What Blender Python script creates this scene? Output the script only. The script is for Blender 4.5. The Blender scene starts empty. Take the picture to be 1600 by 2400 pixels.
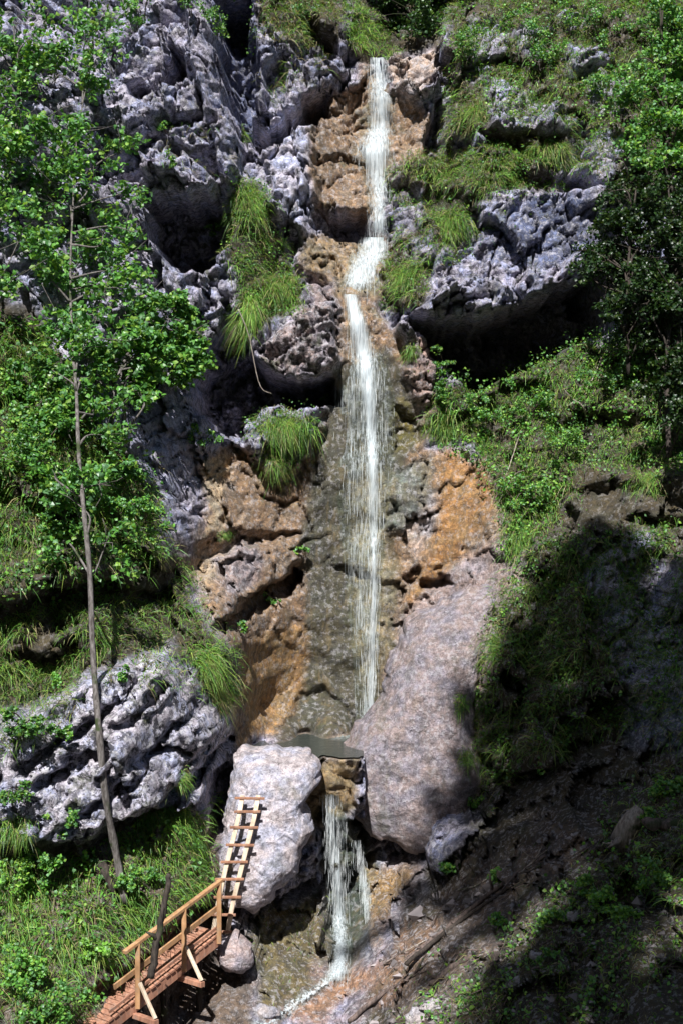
import bpy, math, random
import numpy as np
from mathutils import Vector
random.seed(7); RNG = np.random.default_rng(11)
C = bpy.context.scene.collection
sc = bpy.context.scene
K, D, ZC, CU, CV = 2994.0, 28.0, 10.0, 784.0, 1176.0     # survey constants: where things stand as seen from the lookout

# ------------------------------------------------------------------ noise
_perm = np.random.default_rng(3).permutation(512).astype(np.int64)
_grad = np.random.default_rng(4).normal(size=(512, 3)); _grad /= np.linalg.norm(_grad, axis=1)[:, None]
def _h(ix, iy, iz, s=0):
    return _perm[(_perm[(_perm[(ix + s * 37) & 511] + iy) & 511] + iz) & 511]
def perlin(p, s=0):
    i = np.floor(p).astype(np.int64); f = p - i
    w = f * f * f * (f * (f * 6 - 15) + 10)
    out = np.zeros(len(p))
    for dx in (0, 1):
        wx = w[:, 0] if dx else 1 - w[:, 0]
        for dy in (0, 1):
            wy = w[:, 1] if dy else 1 - w[:, 1]
            for dz in (0, 1):
                wz = w[:, 2] if dz else 1 - w[:, 2]
                g = _grad[_h(i[:, 0] + dx, i[:, 1] + dy, i[:, 2] + dz, s)]
                out += wx * wy * wz * ((f[:, 0] - dx) * g[:, 0] + (f[:, 1] - dy) * g[:, 1] + (f[:, 2] - dz) * g[:, 2])
    return out * 1.5
def fbm(p, o=4, s=0, gain=.5):
    t = np.zeros(len(p)); a = 1.; n = 0
    for k in range(o):
        t += a * perlin(p * 2 ** k + 13.7 * k, s + k); n += a; a *= gain
    return t / n
def ridged(p, o=4, s=0):
    t = np.zeros(len(p)); a = 1.; n = 0
    for k in range(o):
        t += a * (1 - 2 * np.abs(perlin(p * 2 ** k + 7.3 * k, s + k))); n += a; a *= .55
    return t / n
_r1 = np.random.default_rng(8).random((512, 6))
def facets(p, s=0):
    """broken rock: every cell of a jittered lattice is a tilted plane; returns the offset and the distance to the joints"""
    i = np.floor(p).astype(np.int64)
    d1 = np.full(len(p), 9.); d2 = np.full(len(p), 9.); val = np.zeros(len(p))
    for dx in (-1, 0, 1):
        for dy in (-1, 0, 1):
            for dz in (-1, 0, 1):
                c = i + np.array([dx, dy, dz]); r = _r1[_h(c[:, 0], c[:, 1], c[:, 2], s)]
                q = c + r[:, :3]; v = p - q; d = np.sqrt((v * v).sum(1))
                val_c = (r[:, 3] - .5) + v[:, 0] * (r[:, 4] - .5) * 1.6 + v[:, 2] * (r[:, 5] - .65) * 1.6
                m = d < d1
                d2 = np.where(m, d1, np.minimum(d2, d)); val = np.where(m, val_c, val); d1 = np.where(m, d, d1)
    return val, d2 - d1

# ------------------------------------------------------------------ survey helpers
def W(u, v, y):
    s = (D + y) / K
    return np.array([(u - CU) * s, y, ZC - (v - CV) * s])
def smooth(a, b, x):
    t = np.clip((x - a) / (b - a), 0, 1); return t * t * (3 - 2 * t)
def sdf(P, poly):
    """signed distance (m) of points P (n,2) to a closed polygon, positive inside"""
    poly = np.asarray(poly, float); n = len(poly)
    d = np.full(len(P), 1e9); inside = np.zeros(len(P), bool)
    for k in range(n):
        a, b = poly[k], poly[(k + 1) % n]; e = b - a; w = P - a
        t = np.clip((w @ e) / max(e @ e, 1e-9), 0, 1); q = w - t[:, None] * e
        d = np.minimum(d, (q * q).sum(1))
        c = (a[1] > P[:, 1]) != (b[1] > P[:, 1])
        if abs(e[1]) > 1e-12:
            inside ^= c & (P[:, 0] < a[0] + (P[:, 1] - a[1]) / e[1] * e[0])
    d = np.sqrt(d); return np.where(inside, d, -d)

# ------------------------------------------------------------------ terrain: depth of the gorge wall
CP = []
def row(v, *uv):
    for u, y in uv: CP.append((u, v, y))
row(2480, (-200, -9), (200, -8), (450, -6), (620, -5.4), (800, -5.6), (1000, -7.5), (1300, -9.4), (1600, -10.5), (1800, -11))
row(2340, (-200, -8), (0, -7), (200, -6.4), (400, -4.6), (600, -4.2), (760, -3.8), (900, -4.6), (1100, -6.2), (1300, -7.4), (1568, -8.6), (1800, -9))
row(2150, (-200, -6.6), (0, -6), (200, -5.6), (330, -5), (430, -4), (560, -3), (660, -2.3), (780, -1.6), (900, -2.6), (1100, -4.4), (1300, -5.8), (1568, -7), (1800, -8))
row(1950, (-200, -6), (0, -5.5), (250, -4.9), (400, -4), (500, -2.9), (620, -1.6), (780, -.5), (950, -.8), (1100, -2.6), (1300, -4.2), (1568, -5.6), (1800, -6.5))
row(1810, (-200, -5.8), (0, -5.2), (300, -4.6), (450, -3.2), (540, -1.6), (640, -.8), (760, -.1), (900, .2), (1080, -.8), (1250, -2.5), (1400, -3.5), (1568, -4.8), (1800, -5.8))
row(1740, (560, -.9), (650, -.5), (760, -.2))
row(1690, (-200, -5.6), (0, -5.1), (300, -4.5), (480, -3.1), (545, -.2), (600, 2.1), (700, 2.6), (830, 2.5), (1000, .6), (1150, -1), (1300, -2), (1568, -4), (1800, -5))
row(1610, (600, 1.7), (700, 2.1), (820, 2.1))
row(1500, (-200, -5), (0, -4.5), (200, -4.2), (400, -3.3), (500, -2), (600, 1.5), (750, 2), (860, 2), (1000, 1.2), (1100, -.1), (1300, -1.2), (1568, -3), (1800, -4))
row(1300, (-200, -4.6), (0, -4), (200, -3.6), (370, -2.2), (460, .8), (600, 1.7), (750, 2.2), (900, 2.3), (1050, 1.5), (1150, .9), (1300, 0), (1568, -2), (1800, -3))
row(1100, (-200, -4), (0, -3.4), (200, -2.8), (350, -1.2), (440, .2), (520, 1.8), (650, 2), (760, 2.4), (850, 2.5), (960, 2.4), (1080, 2.1), (1150, 1.5), (1300, 1), (1568, -.6), (1800, -1.6))
row(950, (-200, -3.6), (0, -3), (200, -2.2), (330, -.6), (420, .6), (520, 2.4), (600, 2.6), (700, 2.5), (780, 2.6), (850, 2.8), (960, 2.8), (1000, 2.4), (1150, 2.4), (1300, 1.8), (1568, .4), (1800, -.6))
row(800, (-200, -2.8), (0, -2.1), (150, -1.4), (400, 1), (500, 2), (560, 2.2), (680, 2.2), (780, 2.9), (850, 3.1), (940, 3), (1050, 2.8), (1200, 2.8), (1350, 2.4), (1568, 1.4), (1800, .5))
row(680, (-200, -2), (0, -1.2), (200, -.3), (400, 1.4), (520, 2.4), (620, 2.6), (720, 2.9), (800, 3.3), (860, 3.5), (950, 2.9), (1050, 2.5), (1200, 2.7), (1350, 2.8), (1568, 2), (1800, 1))
row(560, (-200, -1.2), (0, -.5), (200, .6), (350, 1.8), (450, 2.4), (530, 2.8), (620, 3.2), (690, 3.8), (780, 4.6), (860, 4.7), (930, 4), (1050, 3.4), (1200, 3.4), (1350, 3.2), (1568, 2.4), (1800, 1.6))
row(420, (-200, -.6), (0, .2), (200, 1.4), (350, 2.1), (450, 2.5), (530, 2.9), (620, 3.8), (700, 4.4), (780, 5.2), (860, 5.4), (930, 4.8), (1050, 4.2), (1200, 4), (1350, 3.8), (1568, 3.2), (1800, 2.4))
row(280, (-200, .2), (0, 1), (200, 2.), (300, 2.3), (400, 2.6), (500, 2.9), (560, 4.4), (640, 4.6), (720, 5.3), (800, 5.9), (880, 6), (960, 6), (1020, 5), (1150, 4.8), (1300, 4.6), (1568, 4), (1800, 3.2))
row(150, (-200, 1), (0, 1.8), (200, 2.8), (300, 3), (400, 3.2), (480, 3.5), (540, 5.2), (620, 5), (740, 5.4), (800, 6.2), (880, 6.4), (980, 6.7), (1020, 5.6), (1150, 5.6), (1300, 5.4), (1568, 4.8), (1800, 4.2))
row(20, (-200, 2), (0, 2.8), (200, 3.6), (350, 4), (470, 4.4), (540, 6), (650, 6), (760, 6.2), (830, 8), (930, 11), (1050, 7), (1200, 6.6), (1400, 6.2), (1568, 6), (1800, 5.4))
row(-160, (-200, 4), (200, 5), (470, 6), (650, 7.5), (800, 10), (930, 14), (1080, 9), (1300, 8.4), (1568, 8), (1800, 7.5))
row(-340, (-200, 7), (300, 8), (650, 10), (930, 16), (1200, 11), (1568, 10), (1800, 10))
cpw = np.array([W(*c) for c in CP]); cxz = cpw[:, [0, 2]]; cy = cpw[:, 1]
def _rbf_fit():
    n = len(cxz); d = np.linalg.norm(cxz[:, None] - cxz[None], axis=2)
    A = np.zeros((n + 3, n + 3)); A[:n, :n] = d - np.eye(n) * .12
    A[:n, n] = 1; A[:n, n + 1:] = cxz; A[n:, :n] = A[:n, n:].T
    return np.linalg.solve(A, np.concatenate([cy, np.zeros(3)]))
_w = _rbf_fit()
def base(P):
    out = np.empty(len(P))
    for a in range(0, len(P), 40000):
        q = P[a:a + 40000]; d = np.linalg.norm(q[:, None] - cxz[None], axis=2)
        out[a:a + 40000] = d @ _w[:-3] + _w[-3] + q @ _w[-2:]
    return out
ST = .045
gx = np.arange(-11.5, 11.5, ST); gz = np.arange(-4.5, 27.5, ST); NX, NZ = len(gx), len(gz)
GX, GZ = np.meshgrid(gx, gz); XZ = np.stack([GX.ravel(), GZ.ravel()], 1)
Y = base(XZ)
p3 = np.stack([XZ[:, 0], Y, XZ[:, 1]], 1)
XZw = XZ + .30 * np.stack([fbm(p3 * .9, 4, 21), fbm(p3 * .9, 4, 31)], 1) + .16 * np.stack([fbm(p3 * 4, 4, 41), fbm(p3 * 4, 4, 51)], 1)
def grid_at(G, x, z):
    fx = np.clip((np.asarray(x) - gx[0]) / ST, 0, NX - 1.001); fz = np.clip((np.asarray(z) - gz[0]) / ST, 0, NZ - 1.001)
    ix = fx.astype(int); iz = fz.astype(int); a = fx - ix; b = fz - iz; g = G.reshape(NZ, NX)
    return (g[iz, ix] * (1 - a) + g[iz, ix + 1] * a) * (1 - b) + (g[iz + 1, ix] * (1 - a) + g[iz + 1, ix + 1] * a) * b
_ys = np.arange(-14, 18, .03)
def sight(u, v, G=None):
    """first point of the gorge wall met on the sight line to survey mark (u, v)"""
    G = Y if G is None else G
    s = (D + _ys) / K; x = (u - CU) * s; z = ZC - (v - CV) * s
    m = _ys >= grid_at(G, x, z); k = int(np.argmax(m)) if m.any() else len(_ys) - 1
    return np.array([x[k], _ys[k], z[k]])
def topoly(poly, G=None):
    return np.array([sight(u, v, G)[[0, 2]] for u, v in poly])
Y0 = Y.copy(); FV = np.clip(.55 * fbm(p3 * 1.4, 4, 55), -.4, .4)
def feature(poly, dy, soft=.10, warp=True):
    global Y
    P = topoly(poly, Y0); lo, hi = P.min(0) - 1, P.max(0) + 1
    m = ((XZ > lo) & (XZ < hi)).all(1)
    Y[m] += dy * smooth(-soft, soft, sdf((XZw if warp else XZ)[m], P)) * (1 + (FV[m] if warp else 0))
# hollows
feature([(335, 455), (430, 462), (520, 450), (532, 500), (520, 560), (480, 600), (430, 630), (380, 600), (340, 540)], 2.3)
feature([(520, 690), (548, 730), (565, 800), (610, 850), (680, 880), (765, 880), (772, 925), (700, 935), (640, 930), (590, 955), (560, 1000), (500, 985), (440, 930), (430, 870), (480, 840)], 2.9)
feature([(940, 725), (1000, 740), (1090, 740), (1200, 690), (1400, 610), (1420, 740), (1290, 805), (1180, 860), (1080, 890), (1020, 840), (985, 780)], 3.6)
feature([(705, 225), (780, 185), (835, 170), (835, 235), (735, 252)], .7)
feature([(725, 462), (790, 495), (850, 490), (850, 542), (780, 548), (735, 520)], 1.1)
feature([(985, 280), (1000, 200), (1012, 110), (1050, 150), (1030, 290), (1000, 350), (965, 350)], 1.3)
feature([(555, 250), (620, 300), (690, 250), (705, 220), (760, 185), (750, 240), (700, 290), (600, 340), (575, 310)], 1.8)
feature([(700, 20), (740, 60), (780, 110), (760, 130), (700, 100)], .9)
feature([(600, 150), (640, 120), (660, 200), (650, 270), (615, 280)], .9)
feature([(380, 540), (440, 560), (500, 560), (470, 640), (430, 600)], .8)
feature([(290, 330), (360, 310), (420, 340), (400, 370), (330, 370)], .7)
feature([(310, 195), (365, 180), (395, 130), (360, 60), (425, 130), (440, 180), (400, 215), (320, 225)], 1.5)
feature([(270, 250), (330, 210), (380, 260), (300, 300)], -.4)
feature([(490, -20), (572, -20), (585, 90), (590, 200), (560, 280), (525, 250)], 2.2)
feature([(500, 1442), (600, 1362), (685, 1305), (695, 1322), (640, 1378), (545, 1445), (505, 1455)], 1.0, .05)
feature([(430, 1275), (470, 1245), (560, 1215), (690, 1225), (700, 1235), (600, 1245), (470, 1275)], .25, .06)
feature([(955, 1345), (1030, 1320), (1040, 1345), (960, 1370)], .4, .05)
feature([(640, 1690), (690, 1600), (755, 1585), (810, 1630), (815, 1700), (640, 1710)], .22, .10)
feature([(1010, 1975), (1100, 1890), (1330, 1730), (1400, 1700), (1310, 1790), (1120, 1915), (1030, 1985)], 1.2)
feature([(740, 1990), (870, 1990), (960, 1960), (900, 2080), (860, 2130), (800, 2200), (745, 2190)], .9)
feature([(540, 2090), (640, 2055), (745, 2010), (755, 2040), (680, 2075), (590, 2115)], .8)
feature([(130, 2420), (215, 2290), (330, 2215), (415, 2125), (500, 2100), (570, 2170), (540, 2240), (450, 2390), (380, 2480), (150, 2500)], 1.1, .2)
feature([(200, 1950), (260, 1880), (420, 1850), (330, 1940), (280, 1960)], .5)
feature([(-200, 1420), (0, 1390), (200, 1330), (370, 1360), (430, 1500), (370, 1500), (215, 1550), (60, 1650), (-200, 1690)], .9, .15)
feature([(-200, 1120), (0, 1130), (120, 1180), (200, 1160), (220, 1230), (100, 1280), (-200, 1290)], .5, .2)
feature([(-200, 800), (60, 830), (140, 900), (130, 960), (0, 930), (-200, 930)], .4, .2)
feature([(1250, 990), (1350, 950), (1500, 960), (1568, 1000), (1700, 1060), (1500, 1090), (1330, 1060)], .6, .2)
feature([(1330, 1130), (1450, 1100), (1700, 1150), (1700, 1230), (1400, 1220)], .5, .2)
feature([(1010, 330), (1080, 300), (1180, 320), (1250, 370), (1120, 345), (1020, 360)], .5, .1)
feature([(1180, 390), (1350, 400), (1380, 440), (1240, 430), (1150, 450)], .5, .1)
feature([(900, 420), (1000, 430), (1100, 450), (1080, 480), (980, 470), (900, 480)], .4, .1)
feature([(1050, 570), (1110, 560), (1110, 650), (1010, 640)], .6, .1)
# outlet step between the two boulders
feature([(690, 1850), (790, 1850), (810, 2020), (710, 2020)], -.45, .25)
kk = smooth(-.01, .01, sdf(XZ + .05 * np.stack([fbm(p3 * 5, 3, 57), 0 * Y], 1), [(-2.6, 3.6), (.5, 3.6), (.5, 4.925), (-2.6, 4.925)]))
SILL = (XZ[:, 1] > 4.80) & (XZ[:, 1] < 5.0) & (XZ[:, 0] > -2.7) & (XZ[:, 0] < .6)
Y = Y * (1 - kk) + (-1.12 + .35 * (XZ[:, 1] - 4.9) * -.6 + .22 * fbm(p3 * 2.2, 4, 59)) * kk     # rock sill that holds the pool
# bulges
feature([(425, -20), (490, 100), (535, 270), (565, 370), (520, 440), (480, 300), (445, 150)], -.9)
feature([(350, 400), (440, 370), (520, 420), (500, 450), (380, 455)], -.4)
feature([(1115, 175), (1180, 195), (1330, 280), (1300, 310), (1130, 310)], -.35)
feature([(930, 725), (1000, 680), (1120, 635), (1180, 660), (1090, 735), (990, 745)], -.6)
feature([(605, 330), (715, 290), (725, 440), (700, 570), (650, 500)], -.35)
feature([(600, 790), (770, 690), (775, 860), (690, 885), (615, 850)], -.5)
feature([(-200, 1720), (60, 1660), (215, 1555), (370, 1500), (450, 1570), (535, 1650), (520, 1690), (430, 1770), (370, 1830), (200, 1930), (-200, 1900)], -.7)
feature([(400, 1850), (520, 1720), (535, 1760), (490, 1800), (420, 1860)], -.5)
feature([(470, 1320), (540, 1250), (650, 1240), (690, 1290), (600, 1370), (500, 1430)], -.45)
feature([(560, 980), (600, 950), (730, 940), (735, 985), (690, 1070), (640, 1110), (580, 1060)], -.55, .2)
feature([(880, 130), (1005, 112), (1008, 200), (940, 250), (900, 220)], -.4)
feature([(1370, 1880), (1480, 1850), (1600, 1880), (1600, 1960), (1400, 1960)], -.4, .2)
def crack(line, depth, width):
    global Y
    P = topoly(line, Y0); d = np.full(len(XZ), 1e9)
    for a, b in zip(P[:-1], P[1:]):
        e = b - a; w = XZw - a; t = np.clip((w @ e) / (e @ e), 0, 1); q = w - t[:, None] * e; d = np.minimum(d, (q * q).sum(1))
    Y += depth * (1 - smooth(width * .4, width, np.sqrt(d)))
crack([(370, 1840), (450, 1785), (530, 1700)], .8, .12)
crack([(270, 1650), (320, 1640), (370, 1590), (385, 1570)], .4, .1)
crack([(100, 1790), (170, 1745), (230, 1730)], .5, .12)
crack([(300, 1740), (380, 1725), (440, 1720)], .5, .09)
crack([(60, 1760), (200, 1660), (330, 1560)], .5, .1)
crack([(190, 1880), (290, 1800), (400, 1690), (470, 1600)], .45, .09)
crack([(240, 1700), (260, 1780), (300, 1850)], .4, .08)
crack([(560, 1085), (600, 1150), (690, 1160), (720, 1230)], .2, .06)
crack([(430, 1330), (500, 1290), (560, 1280)], .2, .06)
crack([(700, 560), (760, 600), (780, 660)], .25, .08)
crack([(720, 380), (790, 360), (840, 380)], .3, .08)
crack([(715, 290), (780, 300), (850, 290)], .25, .07)

# zones of rock and soil: tint, roughness of the break, lichen, wetness
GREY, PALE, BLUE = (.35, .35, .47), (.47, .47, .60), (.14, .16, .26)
BROWN, TAN, ORANGE, PINK = (.30, .205, .13), (.46, .36, .24), (.38, .195, .055), (.42, .34, .335)
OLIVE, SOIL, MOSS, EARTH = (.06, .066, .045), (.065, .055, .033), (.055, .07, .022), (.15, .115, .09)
N = len(XZ)
tint = np.tile(np.array(GREY), (N, 1)); rough = np.ones(N); lich = np.full(N, .75); wet = np.zeros(N)
YF = Y.copy()
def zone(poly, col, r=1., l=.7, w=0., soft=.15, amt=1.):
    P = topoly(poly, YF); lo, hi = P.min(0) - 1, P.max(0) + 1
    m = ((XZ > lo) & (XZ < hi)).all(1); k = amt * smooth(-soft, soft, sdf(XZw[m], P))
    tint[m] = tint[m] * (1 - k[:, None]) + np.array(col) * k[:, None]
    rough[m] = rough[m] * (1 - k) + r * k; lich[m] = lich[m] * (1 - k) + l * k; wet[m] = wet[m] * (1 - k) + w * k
# soil under the plants
zone([(-250, 640), (90, 700), (170, 850), (230, 1000), (330, 1050), (420, 1280), (440, 1380), (520, 1490), (550, 1640), (430, 1560), (370, 1500), (215, 1555), (60, 1640), (-250, 1700)], SOIL, .5, .2)
zone([(-250, 1930), (130, 1960), (260, 1880), (480, 1830), (500, 1950), (560, 2150), (600, 2352), (500, 2600), (-250, 2600)], EARTH, .4, .3)
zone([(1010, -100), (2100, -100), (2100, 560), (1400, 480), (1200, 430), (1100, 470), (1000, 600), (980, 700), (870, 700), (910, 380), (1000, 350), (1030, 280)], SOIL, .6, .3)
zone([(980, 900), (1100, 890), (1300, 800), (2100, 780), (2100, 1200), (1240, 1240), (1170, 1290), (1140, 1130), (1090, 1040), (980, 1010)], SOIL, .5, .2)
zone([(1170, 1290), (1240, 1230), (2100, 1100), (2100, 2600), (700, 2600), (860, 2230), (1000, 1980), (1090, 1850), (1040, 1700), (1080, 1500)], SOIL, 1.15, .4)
zone([(900, 2352), (880, 2210), (1080, 2000), (1260, 1890), (1380, 1900), (1180, 2080), (1050, 2352)], EARTH, 1.15, .5)
zone([(590, -60), (800, -60), (790, 100), (700, 120), (600, 60)], SOIL, .6, .3)
zone([(800, -60), (1010, -60), (1010, 110), (930, 120), (830, 130), (800, 100)], SOIL, .4, .2)
zone([(520, 400), (600, 420), (640, 520), (690, 640), (705, 720), (600, 740), (590, 800), (560, 700), (515, 600)], SOIL, .5, .2)
# grey rock standing out of the grass
for pl in ([(1080, 40), (1170, 50), (1140, 140), (1085, 190)], [(1110, 180), (1200, 190), (1340, 290), (1280, 300), (1130, 310)],
           [(1330, 300), (1430, 320), (1380, 480), (1340, 570), (1110, 570), (1115, 480), (1250, 450)], [(930, 740), (1000, 680), (1120, 635), (1400, 590), (1090, 745)],
           [(900, 440), (960, 450), (960, 520), (900, 550)], [(1290, 100), (1400, 110), (1420, 200), (1300, 180)]):
    zone(pl, GREY, 1, .65)
for pl in ([(1180, 60), (1260, 70), (1240, 130), (1190, 120)], [(1050, 300), (1110, 320), (1100, 350), (1040, 345)], [(1260, 20), (1340, 40), (1310, 80)], [(1340, 130), (1440, 170), (1430, 250), (1370, 270)], [(940, 560), (990, 540), (1000, 600), (950, 610)]):
    zone(pl, GREY, 1, .6)
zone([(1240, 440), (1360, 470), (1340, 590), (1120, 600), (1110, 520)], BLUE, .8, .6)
zone([(490, -20), (575, -20), (600, 100), (590, 260), (520, 250)], BLUE, .6, .5)  # bluish shade beside the tall buttress, put into the wall tint
zone([(1330, 1260), (1500, 1230), (1568, 1330), (1560, 1600), (1400, 1560), (1370, 1400)], GREY, 1.1, .75)
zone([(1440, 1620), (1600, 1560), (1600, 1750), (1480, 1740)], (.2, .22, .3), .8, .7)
zone([(600, 330), (720, 280), (725, 450), (700, 570), (650, 500)], PALE, .8, .55)
zone([(600, 790), (700, 700), (775, 680), (775, 860), (690, 890), (615, 850)], (.36, .30, .31), 1.1, .8)
zone([(310, 960), (380, 910), (440, 960), (460, 1050), (465, 1230), (400, 1250), (330, 1100)], GREY, .8, .5)
zone([(0, 1700), (215, 1555), (370, 1500), (450, 1570), (535, 1650), (530, 1760), (380, 1830), (200, 1930), (0, 1850)], (.46, .455, .56), .45, .95)
zone([(100, 640), (150, 740), (175, 860), (110, 800)], PALE, .6, .4)
# the brown washed rock round the falls
zone([(715, 245), (800, 180), (850, 120), (900, 230), (990, 290), (965, 365), (900, 380), (870, 545), (780, 560), (700, 560), (690, 600), (780, 690), (870, 690), (900, 560), (850, 500), (725, 470), (705, 390)], BROWN, .42, .5, .35)
zone([(695, 560), (790, 550), (880, 570), (880, 680), (790, 690), (700, 630)], (.30, .22, .13), .3, .35, .6)
zone([(780, 680), (860, 690), (985, 900), (975, 1030), (1130, 1080), (1180, 1290), (1040, 1400), (880, 1620), (830, 1700), (550, 1720), (545, 1500), (470, 1400), (420, 1300), (465, 1200), (455, 1060), (540, 1020), (640, 1110), (735, 985), (775, 850)], BROWN, .3, .45, .3)
zone([(470, 1060), (520, 1030), (525, 1130), (505, 1220), (470, 1230)], TAN, .5, .2, soft=.1)
zone([(420, 1300), (500, 1250), (560, 1250), (470, 1360)], TAN, .5, .3, amt=.7)
zone([(500, 1280), (570, 1230), (610, 1260), (600, 1330), (520, 1400)], (.33, .28, .30), .8, .6, amt=.8)
zone([(1010, 1030), (1110, 1060), (1125, 1130), (1100, 1210), (1040, 1290), (940, 1410), (925, 1380), (1000, 1250), (1005, 1130)], ORANGE, .14, .3, .5, amt=.72)
zone([(545, 1500), (640, 1440), (740, 1420), (760, 1500), (700, 1600), (640, 1680), (550, 1710)], (.36, .215, .085), .14, .35, .55, amt=.9)
zone([(930, 1180), (1000, 1130), (1000, 1220), (950, 1280)], (.42, .36, .34), .6, .5)
zone([(880, 125), (1005, 112), (1008, 190), (940, 250), (905, 220)], (.46, .37, .32), .7, .6)
zone([(925, 1420), (1040, 1300), (1140, 1230), (1200, 1240), (1195, 1330), (1140, 1420), (1100, 1600), (1100, 1750), (900, 1700), (890, 1560)], (.33, .265, .26), .4, .4, .2)
# algae and wet streaks
zone([(760, 860), (870, 800), (960, 900), (970, 1000), (920, 1080), (905, 1300), (900, 1480), (880, 1600), (830, 1690), (690, 1690), (640, 1690), (700, 1590), (700, 1450), (700, 1200), (735, 1000)], OLIVE, .12, .4, .8, amt=.9)
zone([(800, 1100), (900, 1100), (905, 1300), (890, 1500), (865, 1620), (830, 1600), (800, 1300)], (.34, .28, .17), .15, .3, .7, amt=.6)
zone([(900, 1080), (990, 1050), (1000, 1130), (930, 1220), (880, 1200)], (.17, .20, .17), .6, .5, .5, amt=.8)
zone([(900, 930), (965, 900), (970, 1010), (900, 1040)], (.12, .10, .025), .6, .4, .4)
zone([(940, 780), (1000, 810), (985, 920), (960, 960), (925, 850)], (.36, .27, .25), .8, .5)
zone([(690, 600), (760, 640), (775, 690), (720, 700)], (.3, .25, .26), .8, .6)
zone([(640, 1720), (820, 1720), (820, 1860), (740, 1890), (690, 1960), (650, 1850)], (.30, .22, .115), .35, .2, .6)
zone([(735, 1850), (840, 1880), (870, 2000), (870, 2100), (790, 2240), (745, 2220), (740, 2000)], (.07, .085, .06), .6, .4, .9)
zone([(560, 2110), (740, 2030), (760, 2210), (720, 2260), (610, 2340), (570, 2200)], (.15, .125, .06), .8, .5, .3)
zone([(850, 2000), (960, 1990), (950, 2050), (880, 2140), (850, 2150)], (.33, .22, .10), .7, .5, .2)
zone([(600, 2352), (700, 2270), (860, 2200), (1000, 2130), (900, 2250), (740, 2352)], (.33, .20, .13), .9, .5, .2)

# break up the rock
p3 = np.stack([XZ[:, 0], Y * .6, XZ[:, 1]], 1)
ca, sa = math.cos(.55), math.sin(.55)
pd = np.stack([p3[:, 0] * ca + p3[:, 2] * sa, p3[:, 1], (-p3[:, 0] * sa + p3[:, 2] * ca) * 1.7], 1)   # beds dip to the left
wj = .35 * np.stack([fbm(p3 * 1.3, 3, 61), fbm(p3 * 1.3, 3, 62), fbm(p3 * 1.3, 3, 63)], 1)
f1, j1 = facets((p3 * .45 + pd * .4) * np.array([1.05, 1, .62]) + wj, 2); f2, j2 = facets(pd * np.array([1.7, 1.7, 1.3]) + wj * 1.6, 5); f3, j3 = facets(pd * 5.5 + wj * 3, 9)
f4, j4 = facets(pd * 11 + wj * 4, 13)
Y += rough * (1.05 * f1 + .20 * f2 + .05 * f3 + .016 * f4 + .22 * (1 - smooth(.0, .06, j1)) + .08 * (1 - smooth(0, .07, j2)) + .03 * (1 - smooth(0, .1, j3)))
bed = pd[:, 2] * .62 + .45 * fbm(p3 * .55, 3, 66); lay = np.floor(bed); fr = bed - lay
amp_b = np.take(_r1[:, 2], lay.astype(int) & 511)
Y += rough * (.24 * amp_b * (1 - fr) + .12 * (1 - smooth(0, .05, fr)))
jn = np.abs(perlin(p3 * np.array([.75, .4, .3]) + .25 * np.stack([fbm(p3 * 1.5, 3, 67)] * 3, 1), 68)); Y += rough * .32 * (1 - smooth(.008, .035, jn))
Y += fbm(p3 * .8, 3, 71) * .35
Y += rough * (-.03 * ridged(p3 * 2.5, 4, 81) + .022 * fbm(p3 * 9, 4, 91)) + .03 * (1 - np.minimum(rough, 1)) * fbm(p3 * 6, 4, 95)
pit = fbm(p3 * 3.1, 4, 101)
Y += rough * lich * .07 * smooth(.16, .32, pit)
tint *= (1 + .28 * fbm(p3 * 1.1, 5, 111))[:, None]

# ------------------------------------------------------------------ mesh + material tools
def mesh_obj(name, V, F, m, parent=None, loc=(0, 0, 0), cols=None, smooth_=False, attrs=None):
    """one mesh object; V in world metres, stored about loc"""
    V = np.asarray(V, np.float32) - np.asarray(loc, np.float32)
    me = bpy.data.meshes.new(name); F = np.asarray(F, np.int32); k = F.shape[1]
    me.vertices.add(len(V)); me.vertices.foreach_set('co', V.ravel())
    me.loops.add(F.size); me.loops.foreach_set('vertex_index', F.ravel())
    me.polygons.add(len(F)); me.polygons.foreach_set('loop_start', np.arange(0, F.size, k, dtype=np.int32))
    me.polygons.foreach_set('use_smooth', np.full(len(F), smooth_))
    me.update(calc_edges=True)
    if cols is not None:
        a = me.attributes.new('col', 'FLOAT_COLOR', 'POINT')
        a.data.foreach_set('color', np.concatenate([cols, np.ones((len(cols), 1))], 1).astype(np.float32).ravel())
    for n, arr in (attrs or {}).items():
        a = me.attributes.new(n, 'FLOAT', 'POINT'); a.data.foreach_set('value', np.asarray(arr, np.float32))
    me.materials.append(m)
    o = bpy.data.objects.new(name, me); C.objects.link(o)
    if parent is not None:
        o.parent = parent; o.location = Vector(loc) - parent.location
    else:
        o.location = loc
    return o
def tag(o, label=None, cat=None, group=None, kind=None):
    if label: o['label'] = label
    if cat: o['category'] = cat
    if group: o['group'] = group
    if kind: o['kind'] = kind
    return o
def empty(name, loc, label, cat, group=None):
    o = bpy.data.objects.new(name, None); o.location = loc; o.empty_display_size = .2; C.objects.link(o)
    return tag(o, label, cat, group)
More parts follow.
